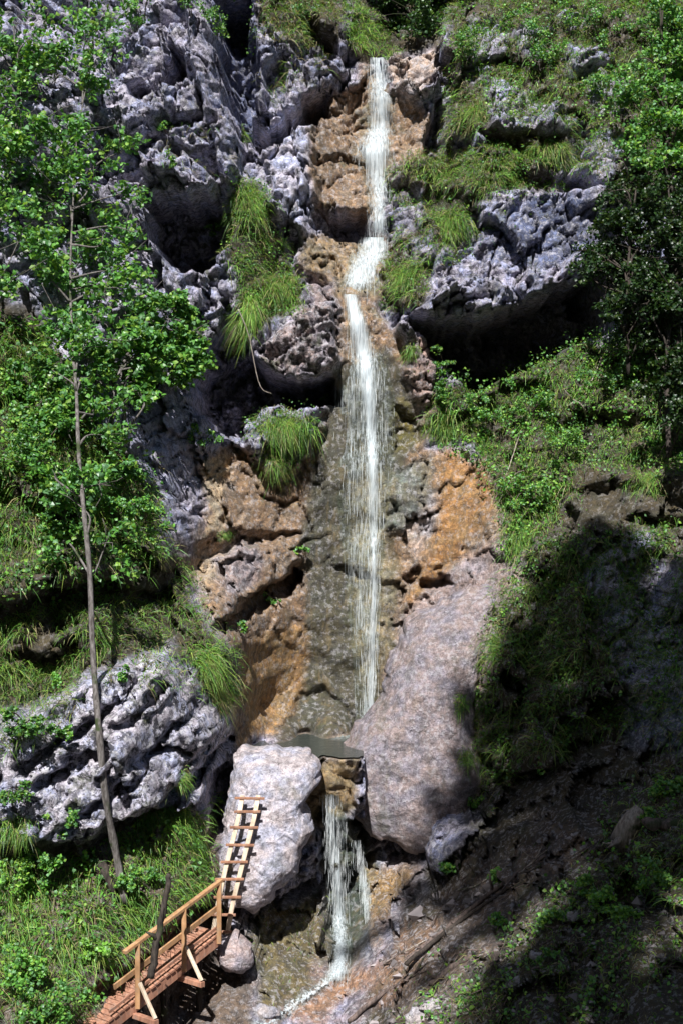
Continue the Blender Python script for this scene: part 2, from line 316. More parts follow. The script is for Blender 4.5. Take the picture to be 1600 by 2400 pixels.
class MB:
    def __init__(s): s.V = []; s.F = []; s.n = 0
    def add(s, V, F):
        s.V.append(np.asarray(V, float)); s.F.append(np.asarray(F, int) + s.n); s.n += len(V)
    def tube(s, P, R, n=8):
        P = np.asarray(P, float); R = np.broadcast_to(np.asarray(R, float), (len(P),)); V = []
        for i in range(len(P)):
            t = P[min(i + 1, len(P) - 1)] - P[max(i - 1, 0)]; t = t / (np.linalg.norm(t) + 1e-9)
            a = np.cross(t, [0, 1, 0.13]); a /= np.linalg.norm(a) + 1e-9; b = np.cross(t, a)
            for k in range(n):
                th = 2 * math.pi * k / n; V.append(P[i] + R[i] * (a * math.cos(th) + b * math.sin(th)))
        F = [(i * n + k, i * n + (k + 1) % n, (i + 1) * n + (k + 1) % n, (i + 1) * n + k) for i in range(len(P) - 1) for k in range(n)]
        e = len(V); V += [P[0], P[-1]]
        for k in range(0, n, 2):
            F.append((e, (k + 2) % n, k + 1, k)); o = (len(P) - 1) * n; F.append((e + 1, o + k, o + k + 1, o + (k + 2) % n))
        s.add(V, F)
    def beam(s, a, b, w, h, up=(0, 0, 1), bev=.006):
        """squared timber from a to b with chamfered long edges"""
        a = np.asarray(a, float); b = np.asarray(b, float); t = b - a; t /= np.linalg.norm(t)
        r = np.cross(t, up); r /= np.linalg.norm(r); q = np.cross(r, t)
        c = min(bev, w * .3, h * .3); x, y = w / 2, h / 2
        prof = [(x - c, -y), (x, -y + c), (x, y - c), (x - c, y), (-x + c, y), (-x, y - c), (-x, -y + c), (-x + c, -y)]
        V = [a + r * px + q * py for px, py in prof] + [b + r * px + q * py for px, py in prof]
        F = [(k, (k + 1) % 8, 8 + (k + 1) % 8, 8 + k) for k in range(8)]
        for o, fl in ((0, 1), (8, 0)):
            for c4 in ((0, 1, 2, 3), (0, 3, 4, 7), (4, 5, 6, 7)):
                f = [o + i for i in c4]; F.append(tuple(f[::-1]) if fl else tuple(f))
        s.add(V, F)
    def build(s, name, m, parent=None, loc=None, smooth_=False, cols=None):
        V = np.concatenate(s.V); F = np.concatenate(s.F)
        if loc is None: loc = tuple(parent.location) if parent is not None else (0, 0, 0)
        return mesh_obj(name, V, F, m, parent, loc, cols, smooth_)
class NT:
    def __init__(s, name):
        s.m = bpy.data.materials.new(name); s.m.use_nodes = True; s.t = s.m.node_tree; s.t.nodes.clear()
        s.out = s.n('ShaderNodeOutputMaterial'); s.co = s.n('ShaderNodeTexCoord').outputs['Object']
    def n(s, ty, **k):
        x = s.t.nodes.new(ty)
        for a, b in k.items():
            if a.startswith('i_'): s.set(x.inputs[a[2:].replace('_', ' ')], b)
            else: setattr(x, a, b)
        return x
    def set(s, sock, v):
        if hasattr(v, 'is_output'): s.t.links.new(v, sock)
        else: sock.default_value = v
    def math(s, op, a, b=0., c=None, clamp=False):
        x = s.n('ShaderNodeMath', operation=op, use_clamp=clamp); s.set(x.inputs[0], a); s.set(x.inputs[1], b)
        if c is not None: s.set(x.inputs[2], c)
        return x.outputs[0]
    def ramp(s, f, a, b, lo=0., hi=1.):
        x = s.n('ShaderNodeMapRange', clamp=True); s.set(x.inputs[0], f); s.set(x.inputs[1], a); s.set(x.inputs[2], b); s.set(x.inputs[3], lo); s.set(x.inputs[4], hi)
        return x.outputs[0]
    def noise(s, sc_, det=4., scale3=None, rough=.55, dist=0.):
        x = s.n('ShaderNodeTexNoise'); co = s.co
        if scale3:
            mp = s.n('ShaderNodeMapping'); mp.inputs['Scale'].default_value = scale3; s.set(mp.inputs[0], co); co = mp.outputs[0]
        s.set(x.inputs['Vector'], co); x.inputs['Scale'].default_value = sc_; x.inputs['Detail'].default_value = det
        x.inputs['Roughness'].default_value = rough; x.inputs['Distortion'].default_value = dist
        return x.outputs['Fac']
    def attr(s, n): return s.n('ShaderNodeAttribute', attribute_name=n)
    def mix(s, f, a, b, mode='MIX'):
        x = s.n('ShaderNodeMix', data_type='RGBA', blend_type=mode); s.set(x.inputs[0], f)
        s.set(x.inputs[6], a if hasattr(a, 'is_output') else (*a, 1)); s.set(x.inputs[7], b if hasattr(b, 'is_output') else (*b, 1)); return x.outputs[2]
    def scale(s, col, f):
        x = s.n('ShaderNodeVectorMath', operation='SCALE'); s.set(x.inputs[0], col); s.set(x.inputs[3], f); return x.outputs[0]
    def bump(s, h, st, d=.02):
        x = s.n('ShaderNodeBump'); x.inputs['Strength'].default_value = st; x.inputs['Distance'].default_value = d; s.set(x.inputs['Height'], h); return x.outputs[0]
    def principled(s, col, rough=.8, normal=None, spec=.3):
        x = s.n('ShaderNodeBsdfPrincipled'); s.set(x.inputs['Base Color'], col if hasattr(col, 'is_output') else (*col, 1)); s.set(x.inputs['Roughness'], rough)
        x.inputs['Specular IOR Level'].default_value = spec
        if normal is not None: s.set(x.inputs['Normal'], normal)
        return x.outputs[0]
    def done(s, sh): s.t.links.new(sh, s.out.inputs[0]); return s.m

def rock_material(name, col=None, lichen=None, wetness=None, con=1.):
    t = NT(name)
    c = t.attr('col').outputs['Color'] if col is None else None
    lv = t.attr('lich').outputs['Fac'] if lichen is None else lichen
    wv = t.attr('wet').outputs['Fac'] if wetness is None else wetness
    if c is None:
        x = t.n('ShaderNodeRGB'); x.outputs[0].default_value = (*col, 1); c = x.outputs[0]
    big = t.noise(1.7, 5); mid = t.noise(7, 8, rough=.68); fine = t.noise(34, 5, rough=.7)
    c = t.scale(c, t.math('MULTIPLY', t.ramp(mid, .34, .66, 1 - .5 * con, 1 + .5 * con), t.ramp(fine, .34, .66, .62, 1.38)))
    hue = t.mix(t.ramp(t.noise(2.6, 4), .42, .62), (1.08, .99, .9), (.92, .98, 1.08)); c = t.mix(1., c, hue, 'MULTIPLY')
    # dark lichen crusts and pits on dry limestone
    spots = t.noise(6.5, 7, rough=.72, dist=.5)
    sm = t.math('MULTIPLY', t.ramp(spots, .485, .53), t.math('MULTIPLY', lv, t.ramp(big, .3, .55, .55, 1.)), clamp=True)
    c = t.mix(sm, c, (.05, .048, .058))
    pale = t.math('MULTIPLY', t.ramp(t.noise(9, 6, rough=.72), .53, .58), t.math('MULTIPLY', lv, .8)); c = t.mix(pale, c, (.62, .60, .63))
    mo = t.math('MULTIPLY', t.ramp(t.noise(1.4, 7, rough=.7), .56, .66), t.math('MULTIPLY', lv, .75)); c = t.mix(mo, c, (.10, .115, .045))
    # vertical run marks on wet rock
    run = t.noise(1., 6, scale3=(7, 7, .55), rough=.6)
    c = t.mix(t.math('MULTIPLY', t.ramp(run, .46, .62), t.math('MULTIPLY', wv, .75)), c, (.07, .062, .035))
    run2 = t.noise(1., 5, scale3=(5, 5, .8), rough=.6)
    c = t.mix(t.math('MULTIPLY', t.ramp(run2, .55, .68), t.math('MULTIPLY', wv, .4)), c, (.36, .25, .11))
    vo = t.n('ShaderNodeTexVoronoi', feature='DISTANCE_TO_EDGE'); mp = t.n('ShaderNodeMapping'); mp.inputs['Rotation'].default_value = (0, .55, 0); mp.inputs['Scale'].default_value = (1.1, 1.1, 2.6)
    wv3 = t.n('ShaderNodeVectorMath', operation='ADD'); nv = t.n('ShaderNodeTexNoise'); t.set(nv.inputs['Vector'], t.co); nv.inputs['Scale'].default_value = 2.2; nv.inputs['Detail'].default_value = 6
    t.set(wv3.inputs[0], t.co); t.set(wv3.inputs[1], t.scale(nv.outputs['Color'], .9)); t.set(mp.inputs[0], wv3.outputs[0]); t.set(vo.inputs['Vector'], mp.outputs[0]); vo.inputs['Scale'].default_value = 1.
    ck = t.math('MULTIPLY', t.ramp(vo.outputs['Distance'], .0, .022, 1., 0.), t.ramp(big, .42, .58)); c = t.mix(t.math('MULTIPLY', ck, .8), c, (.05, .045, .045))
    h = t.math('ADD', t.math('MULTIPLY', mid, 1.), t.math('MULTIPLY', fine, .45))
    nb = t.bump(h, .9, .09)
    return t.done(t.principled(c, t.ramp(wv, 0, 1, .92, .22), nb, .35))
def leaf_material(name, trans=.35, rough=.4):
    t = NT(name); c = t.attr('col').outputs['Color']
    d = t.principled(c, rough, None, .5)
    tr = t.n('ShaderNodeBsdfTranslucent'); t.set(tr.inputs[0], t.mix(1., c, (1.25, 1.15, .55), 'MULTIPLY'))
    mx = t.n('ShaderNodeMixShader'); mx.inputs[0].default_value = trans; t.set(mx.inputs[1], d); t.set(mx.inputs[2], tr.outputs[0])
    return t.done(mx.outputs[0])
def wood_material(name, col, dark, sc3=(14, 14, 2.2), rough=.75):
    t = NT(name); g = t.noise(1., 6, scale3=sc3, rough=.65); b = t.noise(2.3, 4)
    c = t.mix(t.ramp(g, .38, .66), dark, col); c = t.scale(c, t.ramp(b, .3, .7, .62, 1.18)); c = t.mix(t.ramp(t.noise(9, 6, rough=.7), .52, .66, 0., .55), c, (.22, .19, .165))
    return t.done(t.principled(c, rough, t.bump(g, .4, .01), .3))
def bark_material(name, col, dark):
    t = NT(name); g = t.noise(1., 8, scale3=(22, 22, 5), rough=.7); b = t.noise(3, 5)
    c = t.mix(t.ramp(g, .4, .62), dark, col); c = t.mix(t.ramp(b, .56, .66), c, (.045, .06, .025))
    return t.done(t.principled(c, .9, t.bump(g, .8, .02), .2))
M_ROCK = rock_material('gorge rock')
M_LEAF = leaf_material('leaf'); M_GRASS = leaf_material('grass', .28, .5); M_NEEDLE = leaf_material('needle', .1, .6)
M_BARK = bark_material('grey bark', (.22, .20, .19), (.07, .06, .055)); M_BARKD = bark_material('dark bark', (.075, .06, .05), (.03, .025, .022))
M_DEAD = bark_material('dead wood', (.42, .37, .32), (.2, .16, .13)); M_TWIG = bark_material('twig', (.2, .15, .13), (.07, .055, .05))
M_DECK = wood_material('red brown planks', (.50, .26, .17), (.30, .14, .09)); M_RAIL = wood_material('orange larch', (.52, .30, .15), (.34, .18, .085))
M_LAD = wood_material('pale larch', (.80, .68, .54), (.60, .46, .33)); M_RUNG = wood_material('rung wood', (.44, .23, .14), (.28, .13, .08))

# ------------------------------------------------------------------ terrain mesh
sm3 = np.stack([fbm(p3 * 6 + 3, 3, 121), np.zeros(N), fbm(p3 * 6 + 9, 3, 131)], 1) * .03 * rough[:, None]
sm3[SILL] = 0; Vt = np.stack([XZ[:, 0], Y, XZ[:, 1]], 1) + sm3
ii = (np.arange(NZ - 1)[:, None] * NX + np.arange(NX - 1)[None]).ravel()
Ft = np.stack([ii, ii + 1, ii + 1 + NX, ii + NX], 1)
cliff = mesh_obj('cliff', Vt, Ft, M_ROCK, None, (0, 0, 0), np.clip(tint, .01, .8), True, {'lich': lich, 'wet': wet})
tag(cliff, 'craggy grey and brown limestone gorge wall behind the falls', 'cliff', kind='structure')
Yg = Y.reshape(NZ, NX)
dyz, dyx = np.gradient(Yg, ST); ks = 5
def blur(a, r=5):
    for ax in (0, 1):
        c = np.cumsum(np.pad(a, [(r + 1, r) if k == ax else (0, 0) for k in (0, 1)], mode='edge'), axis=ax)
        a = (np.take(c, range(2 * r + 1, c.shape[ax]), ax) - np.take(c, range(0, c.shape[ax] - 2 * r - 1), ax)) / (2 * r + 1)
    return a
BX, BZ = blur(dyx, 5), blur(dyz, 5)
NRM = np.stack([BX.ravel(), -np.ones(N), BZ.ravel()], 1); NRM /= np.linalg.norm(NRM, axis=1)[:, None]

# ------------------------------------------------------------------ grass
def blades(P, Nn, L, wd, cols, droop=.8, up=.55, spread=.62):
    n = len(P); rnd = RNG.normal(size=(n, 3)) * spread
    d = Nn * .75 + np.array([0, 0, up]) * RNG.uniform(.3, 1.9, n)[:, None] + rnd; d /= np.linalg.norm(d, axis=1)[:, None]
    d[:, 2] = np.maximum(d[:, 2], -.35)
    L = L[:, None]; g = np.array([0, 0, -1.]); dr = (droop * RNG.uniform(.5, 1.4, n))[:, None]
    side = np.cross(d, RNG.normal(size=(n, 3))); side /= np.linalg.norm(side, axis=1)[:, None] + 1e-9
    V = np.empty((n, 7, 3)); cc = np.empty((n, 7, 3)); k = 0
    for t, w in ((0, .8), (.4, 1.), (.75, .7)):
        q = P + d * L * t + g * L * dr * t * t
        V[:, k] = q - side * wd[:, None] * w * .5; V[:, k + 1] = q + side * wd[:, None] * w * .5
        cc[:, k] = cc[:, k + 1] = cols; k += 2
    V[:, 6] = P + d * L + g * L * dr; cc[:, 6] = cols * 1.08
    b = (np.arange(n) * 7)[:, None]
    F = np.concatenate([b + np.array([[0, 1, 3, 2]]), b + np.array([[2, 3, 5, 4]]), b + np.array([[4, 5, 6, 6]])])
    F3 = np.concatenate([np.concatenate([F[:, [0, 1, 2]], F[:2 * n][:, [0, 2, 3]]])])
    return V.reshape(-1, 3), F3, cc.reshape(-1, 3)
GREENS = np.array([(.13, .29, .04), (.19, .36, .05), (.095, .24, .04), (.26, .35, .07), (.075, .18, .045)])
STRAW = np.array([(.36, .31, .15), (.28, .25, .11)])
def grass_cols(n, dry=.12, dark=1., warm=None):
    c = GREENS[RNG.integers(0, len(GREENS), n)] * RNG.uniform(.75, 1.25, (n, 1)) * dark
    m = RNG.random(n) < dry; c[m] = STRAW[RNG.integers(0, 2, m.sum())] * RNG.uniform(.6, 1.1, (m.sum(), 1))
    return c
def mask_pts(poly, dens, lump=.0, scale=1.2, seed=0, soft=.2):
    """points on the ground inside a polygon: dens per square metre, thinned in lumps"""
    P = topoly(poly, Y); lo, hi = P.min(0), P.max(0); a = (hi - lo).prod()
    n = int(a * dens); q = lo + RNG.random((n, 2)) * (hi - lo)
    qq = np.stack([q[:, 0], np.zeros(n), q[:, 1]], 1)
    e = sdf(q, P) + .25 * fbm(qq * 1.5, 3, seed + 5)
    keep = RNG.random(n) < smooth(-soft, soft, e)
    if lump: keep &= fbm(qq * scale, 3, seed) > (RNG.random(n) - .5) * .25 + lump - .5
    return q[keep]
def on_ground(q):
    y = grid_at(Y, q[:, 0], q[:, 1]); nn = np.stack([grid_at(NRM[:, k].copy(), q[:, 0], q[:, 1]) for k in range(3)], 1)
    return np.stack([q[:, 0], y, q[:, 1]], 1), nn / np.linalg.norm(nn, axis=1)[:, None]
gV, gF, gC, goff = [], [], [], 0
def strew(poly, dens, L=(.2, .45), dry=.12, dark=1., lump=.42, scale=1.2, seed=0, droop=.8, wd=.0115):
    global goff
    q = mask_pts(poly, dens * 2.6, lump - .16, scale, seed); P, nn = on_ground(q)
    ok = nn[:, 2] > -.1; P, nn = P[ok], nn[ok]; n = len(P)
    pat = fbm(P * 1.6, 3, seed + 77)
    c = grass_cols(n, dry, dark) * (1 + .5 * pat)[:, None]
    V, F, cc = blades(P, nn, RNG.uniform(*L, n) * (1 + .4 * pat), np.full(n, wd) * RNG.uniform(.7, 1.4, n), c, droop)
    gV.append(V); gF.append(F + goff); gC.append(cc); goff += len(V)
strew([(-150, 690), (90, 760), (160, 850), (200, 1000), (330, 1050), (400, 1270), (450, 1380), (530, 1490), (550, 1620), (500, 1600), (420, 1540), (300, 1500), (150, 1540), (-150, 1600)], 420, (.16, .42), .2, 1., .36, 1.1, 1)
strew([(-150, 1960), (130, 1990), (260, 1900), (480, 1840), (490, 1950), (480, 2060), (390, 2110), (300, 2200), (200, 2270), (190, 2352), (100, 2420), (-150, 2420)], 420, (.2, .5), .14, 1.1, .36, 1.2, 2)
strew([(530, 400), (600, 420), (640, 520), (680, 640), (705, 720), (600, 740), (590, 800), (560, 700), (515, 600), (515, 500)], 340, (.12, .34), .2, .95, .42, 1.5, 3)
strew([(590, -40), (790, -40), (770, 110), (700, 120), (640, 100), (600, 80)], 300, (.14, .38), .35, .9, .38, 1.6, 4)
strew([(800, -20), (870, 50), (925, 125), (860, 132), (800, 120), (780, 40)], 420, (.15, .36), .1, 1.25, .26, 1.4, 5)
strew([(1010, -40), (1930, -40), (1930, 300), (1450, 330), (1350, 420), (1200, 430), (1100, 470), (1110, 560), (1000, 600), (980, 700), (880, 720), (870, 620), (910, 560), (900, 450), (910, 380), (1000, 350), (1020, 280), (1010, 150)], 340, (.12, .32), .22, 1., .47, 1.3, 6)
strew([(880, 390), (1100, 340), (1340, 310), (1360, 400), (1200, 430), (1100, 450), (940, 460), (900, 440)], 360, (.12, .32), .25, 1., .36, 1.6, 7)
strew([(980, 900), (1100, 890), (1300, 800), (1930, 830), (1930, 1150), (1500, 1080), (1340, 1080), (1310, 1170), (1240, 1250), (1170, 1310), (1140, 1130), (1090, 1040), (980, 1010)], 380, (.12, .3), .14, 1.1, .4, 1.3, 8)
strew([(1170, 1300), (1240, 1240), (1930, 1150), (1930, 1600), (1350, 1700), (1080, 1870), (1040, 1700), (1090, 1500)], 300, (.2, .5), .15, .8, .42, 1.2, 9)
strew([(1480, 1800), (1568, 1720), (1930, 1700), (1930, 2420), (860, 2420), (1000, 2250), (1200, 2120), (1350, 1990)], 300, (.1, .32), .22, 1., .40, 1.2, 10)
strew([(560, 2130), (740, 2060), (750, 2210), (690, 2260), (610, 2330)], 90, (.08, .2), .4, .8, .5, 2., 11)
strew([(-150, 1560), (200, 1535), (190, 1620), (60, 1710), (-150, 1760)], 380, (.15, .4), .2, .9, .32, 1.2, 14)
strew([(200, 1535), (400, 1500), (440, 1570), (330, 1575), (240, 1580)], 260, (.12, .3), .3, .95, .42, 1.4, 15)
strew([(340, 300), (500, 260), (540, 400), (400, 440)], 60, (.15, .35), .4, .9, .55, 1.6, 12)
strew([(600, 130), (760, 120), (740, 220), (620, 260)], 110, (.25, .5), .35, .9, .5, 1.6, 13)
tag(mesh_obj('grass', np.concatenate(gV), np.concatenate(gF), M_GRASS, None, (0, 0, 0), np.concatenate(gC)), 'long drooping grass growing on the ledges and banks', 'grass', kind='stuff')

def clump(u, v, rw, rh, n, label, L=(.35, .7), dry=.1, dark=1.1, name='grass_tuft', group='grass tufts hanging on the rock', on=None):
    n = int(n * 2.6); L = (L[0] * .4, L[1] * .74)
    c0 = sight(u, v, Y); s = (D + c0[1]) / K
    a = RNG.uniform(0, 2 * math.pi, n); r = np.abs(RNG.normal(size=n)) * .62 + .1 * RNG.random(n)
    q = np.stack([c0[0] + np.cos(a) * r * rw * s, c0[2] + np.sin(a) * r * rh * s], 1)
    P, nn = on_ground(q)
    if on is not None:
        fr = on[on[:, 1] < np.median(on[:, 1]) + .5]
        for i in range(len(P)):
            dd = np.hypot(fr[:, 0] - P[i, 0], fr[:, 2] - P[i, 2]); j = np.argmin(dd)
            if dd[j] < .15: P[i, 1] = min(P[i, 1], fr[j, 1])
        c0 = np.array([c0[0], P[:, 1].mean(), c0[2]])
    ok = (np.abs(P[:, 1] - np.median(P[:, 1])) < .3) & (r < 1.0); P, nn = P[ok], nn[ok]
    V, F, cc = blades(P, nn, RNG.uniform(*L, len(P)), RNG.uniform(.006, .013, len(P)), grass_cols(len(P), dry + .08, dark) * (1 + .7 * fbm(P * 4, 2, 88))[:, None], .95)
    return tag(mesh_obj(name, V, F, M_GRASS, None, tuple(c0), cc), label, 'grass tuft', group)
clump(655, 985, 80, 42, 1500, 'large bright green grass cushion on the ledge under the black hollow', (.4, .8))
clump(635, 1060, 45, 40, 500, 'ragged lower grass fringe hanging below the ledge cushion beside the wet streak', (.3, .6), .2, .85)
clump(645, 660, 55, 50, 900, 'round shaggy grass tuft on the grey shoulder left of the middle cascade', (.35, .7), .2)
clump(575, 470, 45, 60, 800, 'tall upright grass strip below the pale grey pillar left of the upper fall', (.35, .7), .1)
clump(575, 720, 25, 60, 600, 'long grass beard trailing past the bare hanging root', (.5, .9), .1, 1.2)
clump(560, 310, 28, 22, 300, 'small mossy grass cushion in the notch right of the tall grey buttress', (.15, .3), .1, 1.1)
clump(470, 1530, 60, 55, 900, 'bright green grass mop over the top of the white grey outcrop', (.4, .75), .1, 1.25)
clump(500, 1600, 45, 40, 600, 'straw coloured grass skirt at the right end of the white grey outcrop', (.4, .7), .45, .95)
clump(420, 1790, 36, 26, 400, 'small round grass tuft in the crack under the white grey outcrop', (.15, .35), .15, 1.05)
clump(390, 1870, 100, 28, 1300, 'long low green grass bank left of the ladder top', (.2, .45), .08, 1.25)
clump(1030, 510, 65, 45, 800, 'bright grass mound right of the dark hollow behind the upper fall', (.3, .6), .12, 1.15)
clump(930, 640, 50, 55, 800, 'shaggy green tuft right beside the middle cascade', (.35, .7), .15)
clump(1260, 345, 70, 28, 700, 'grass cap with straw fringe on the grey ledge at upper right', (.3, .55), .25)
clump(1090, 260, 50, 55, 700, 'yellowish grass bush between the top lip and the grey crag', (.3, .6), .3)
clump(1200, 1230, 50, 60, 700, 'bright sunlit grass on the ridge edge where the shadow begins', (.25, .5), .1, 1.25)
clump(40, 1900, 45, 30, 400, 'low grass tuft at the left frame under the white grey outcrop', (.2, .4), .1)
clump(940, 810, 22, 26, 200, 'little grass tuft beside the pale rock right of the plunge', (.15, .35), .1)
clump(1020, 970, 50, 45, 600, 'green grass tongue above the orange stain', (.25, .5), .1, 1.15)
clump(520, 1230, 34, 14, 250, 'thin mossy grass line on the brown rock left of the main fall', (.06, .16), .05, .8)
clump(1490, 1100, 70, 50, 600, 'green tussock on the dark right slope above the shaded rock', (.25, .5), .15)

# ------------------------------------------------------------------ leaves, shrubs, trees
def leaves(P, size, cols, tilt=.8, bias=(0, -.35, .75)):
    n = len(P); nr = RNG.normal(size=(n, 3)) * tilt + np.array(bias); nr /= np.linalg.norm(nr, axis=1)[:, None]
    a = RNG.normal(size=(n, 3)); a[:, 2] -= .5; a -= (a * nr).sum(1)[:, None] * nr; a /= np.linalg.norm(a, axis=1)[:, None]
    b = np.cross(nr, a); s = (size * RNG.uniform(.65, 1.3, n))[:, None]
    # five-pointed palmate blade folded along its midrib
    tp = [(0, 0, 0), (.28, .55, -.06), (.55, .42, -.05), (1.0, 0, -.12), (.55, -.42, -.05), (.28, -.55, -.06), (.5, 0, .05)]
    V = np.stack([P + a * s * x + b * s * y + nr * s * z for x, y, z in tp], 1)
    o = (np.arange(n) * 7)[:, None]
    F = np.concatenate([o + np.array([[0, 1, 6]]), o + np.array([[1, 2, 6]]), o + np.array([[2, 3, 6]]), o + np.array([[3, 4, 6]]), o + np.array([[4, 5, 6]]), o + np.array([[5, 0, 6]])])
    return V.reshape(-1, 3), F, np.repeat(cols, 7, axis=0)
LEAFG = np.array([(.10, .27, .045), (.14, .35, .055), (.07, .20, .05), (.22, .38, .06), (.13, .28, .12)])
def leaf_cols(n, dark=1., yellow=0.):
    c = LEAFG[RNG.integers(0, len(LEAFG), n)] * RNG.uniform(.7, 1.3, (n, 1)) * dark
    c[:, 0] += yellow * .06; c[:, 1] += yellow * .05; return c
def puff(c, r, n, flat=.7, twigs=7):
    """leaf positions along the twigs of one bough, leaving gaps between twigs"""
    out = []
    for k in range(twigs):
        d = RNG.normal(size=3); d[2] = d[2] * .6 + .05; d /= np.linalg.norm(d)
        m = max(1, n // twigs); t = np.sqrt(RNG.random(m))[:, None]
        q = c + d * r * t * RNG.uniform(.7, 1.15) + np.array([0, 0, -.22]) * r * t * t + RNG.normal(size=(m, 3)) * r * .17 * np.array([1, 1, flat])
        out.append(q)
    return np.concatenate(out)
def spline(P, n=6):
    P = np.asarray(P, float)
    if len(P) < 3: return P
    Q = np.concatenate([[2 * P[0] - P[1]], P, [2 * P[-1] - P[-2]]]); out = []
    for i in range(1, len(Q) - 2):
        for t in np.linspace(0, 1, n, endpoint=False):
            a, b, c, d = Q[i - 1], Q[i], Q[i + 1], Q[i + 2]
            out.append(.5 * (2 * b + (c - a) * t + (2 * a - 5 * b + 4 * c - d) * t * t + (3 * b - a - 3 * c + d) * t ** 3))
    out.append(P[-1]); return np.array(out)
def tree(name, label, trunk, r0, r1, clusters, y_c, size=.1, per=150, dark=1., bark=None, group=None, cat='tree', yellow=0., yj=.7):
    trunk = [(u, v, min(y, float(sight(u, v, Y)[1]) - (.22 if i else 0.))) for i, (u, v, y) in enumerate(trunk)]
    T = spline([W(*p) for p in trunk]); rad = np.linspace(r0, r1, len(T)) * (1 + .06 * RNG.normal(size=len(T)))
    root = empty(name, tuple(T[0]), label, cat, group)
    lm = MB(); lm.tube(T, rad, 9); Ps = []
    for (u, v, r) in clusters:
        yc = (y_c(u, v) if callable(y_c) else y_c) + RNG.normal() * yj * .5; c = W(u, v, yc); rr = r * (D + yc) / K
        for k in range(3):
            cc = c + RNG.normal(size=3) * rr * .45
            Ps.append(puff(cc, rr * .85, int(per * 1.35 * (r / 60) ** 2)))
        below = T[T[:, 2] < c[2] + .2]; below = below if len(below) else T[:1]
        st = below[np.argmin(np.linalg.norm(below - c + np.array([0, 0, .8]), axis=1))]
        mid = (st + c) / 2 + RNG.normal(size=3) * .12 + np.array([0, 0, .1]); ln = spline([st, mid, c], 5)
        lm.tube(ln, np.linspace(.028, .008, len(ln)), 5)
        for k in range(4):
            e = c + RNG.normal(size=3) * rr * .7; lm.tube([ln[-2], (ln[-1] + e) / 2 + RNG.normal(size=3) * .04, e], [.01, .007, .004], 4)
    lm.build('trunk', bark or M_BARK, root, smooth_=True)
    P = np.concatenate(Ps); n = len(P); shade = .8 + .5 * (fbm(P * 1.2, 3, 200) + .2)
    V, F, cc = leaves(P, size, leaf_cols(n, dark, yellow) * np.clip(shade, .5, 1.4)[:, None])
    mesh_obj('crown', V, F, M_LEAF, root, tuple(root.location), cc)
    return root
ycl = lambda u, v: float(sight(u, v, Y0)[1]) - 1.3
tree('sycamore_tree', 'tall slender grey trunked tree with broad leaves rooted left of the walkway',
     [(288, 2075, -5.1), (265, 1950, -5.1), (243, 1830, -5.15), (228, 1680, -5.15), (214, 1500, -5.0), (207, 1320, -4.8), (195, 1190, -4.6), (182, 1050, -4.0), (176, 900, -3.2), (168, 800, -2.4), (162, 640, -1.3), (168, 480, -.4), (180, 300, .6), (215, 120, 1.7)],
     .072, .010, [(150, 560, 70), (240, 530, 65), (300, 530, 45), (120, 470, 60), (180, 640, 70), (280, 620, 60), (230, 720, 75), (140, 730, 55), (330, 690, 55), (200, 430, 60), (140, 370, 55), (180, 300, 60), (280, 350, 48), (100, 620, 60), (300, 440, 40), (250, 660, 55),
                  (240, 30, 60), (200, 90, 65), (130, 170, 70), (210, 190, 50), (270, 780, 50), (190, 800, 40), (120, 850, 60), (240, 880, 55), (140, 960, 62), (250, 1000, 50), (130, 1080, 55), (240, 1110, 50), (215, 940, 40), (170, 1150, 45), (250, 1230, 45), (150, 1240, 36)], ycl, per=88, size=.1)
tree('sycamore_tree', 'leafy tree filling the left frame edge beneath the upper ledge', [(-40, 1010, -3.4), (-30, 820, -2.6), (-10, 600, -1.2), (20, 400, -.2), (50, 200, .7)], .045, .01,
     [(60, 200, 60), (30, 270, 70), (110, 270, 55), (50, 345, 65), (20, 420, 50), (90, 400, 40), (50, 540, 55), (30, 640, 45), (-30, 330, 70), (-30, 480, 60), (80, 120, 40), (-10, 180, 50), (30, 40, 50), (110, 30, 42), (70, 85, 40), (-20, 100, 50)], ycl, per=80, size=.1)
tree('sycamore_tree', 'thin twin stemmed sapling with low crown between the tall trunk and the black hollow', [(258, 1000, -2.2), (262, 900, -2.0), (300, 800, -1.2), (350, 720, -.6), (400, 690, 0)], .04, .012,
     [(400, 700, 48), (440, 780, 45), (380, 790, 62), (310, 810, 58), (430, 850, 36), (330, 870, 40), (350, 740, 50), (250, 850, 42), (455, 820, 34), (400, 870, 34), (420, 740, 44), (340, 830, 50), (465, 770, 26)], lambda u, v: ycl(u, v) + .4, per=230)
tree('sycamore_tree', 'second thin stem with sparse leaves just right of the twin stemmed sapling', [(285, 1000, -1.9), (288, 930, -1.7), (300, 870, -1.3), (315, 800, -.9)], .03, .01, [(290, 900, 30), (330, 920, 22), (310, 860, 30)], ycl, per=120)
def shrub(u, v, ru, n, label, size=.06, dark=1., yellow=0., fwd=.25, name='shrub', group='leafy shrubs on the banks', hgt=.9, lift=.5):
    c0 = sight(u, v + ru * .5, Y); s = (D + c0[1]) / K; r = ru * s; n = int(n * 1.7)
    root = empty(name, tuple(c0), label, 'shrub', group); st = MB(); Ps = []
    k = max(4, int(ru / 7))
    for i in range(k):
        e = c0 + np.array([RNG.normal() * r * .5, -fwd - abs(RNG.normal()) * r * .3, r * lift + RNG.normal() * r * hgt * .45])
        st.tube(spline([c0 + RNG.normal(size=3) * .03, (c0 + e) / 2 + np.array([0, -.05, .08]), e], 4), .008, 4)
        Ps.append(puff(e, r * .42, max(6, n // k), .8, 5))
    P = np.concatenate(Ps); st.build('stems', M_TWIG, root)
    V, F, cc = leaves(P, size, leaf_cols(len(P), dark, yellow)); mesh_obj('foliage', V, F, M_LEAF, root, tuple(c0), cc); return root
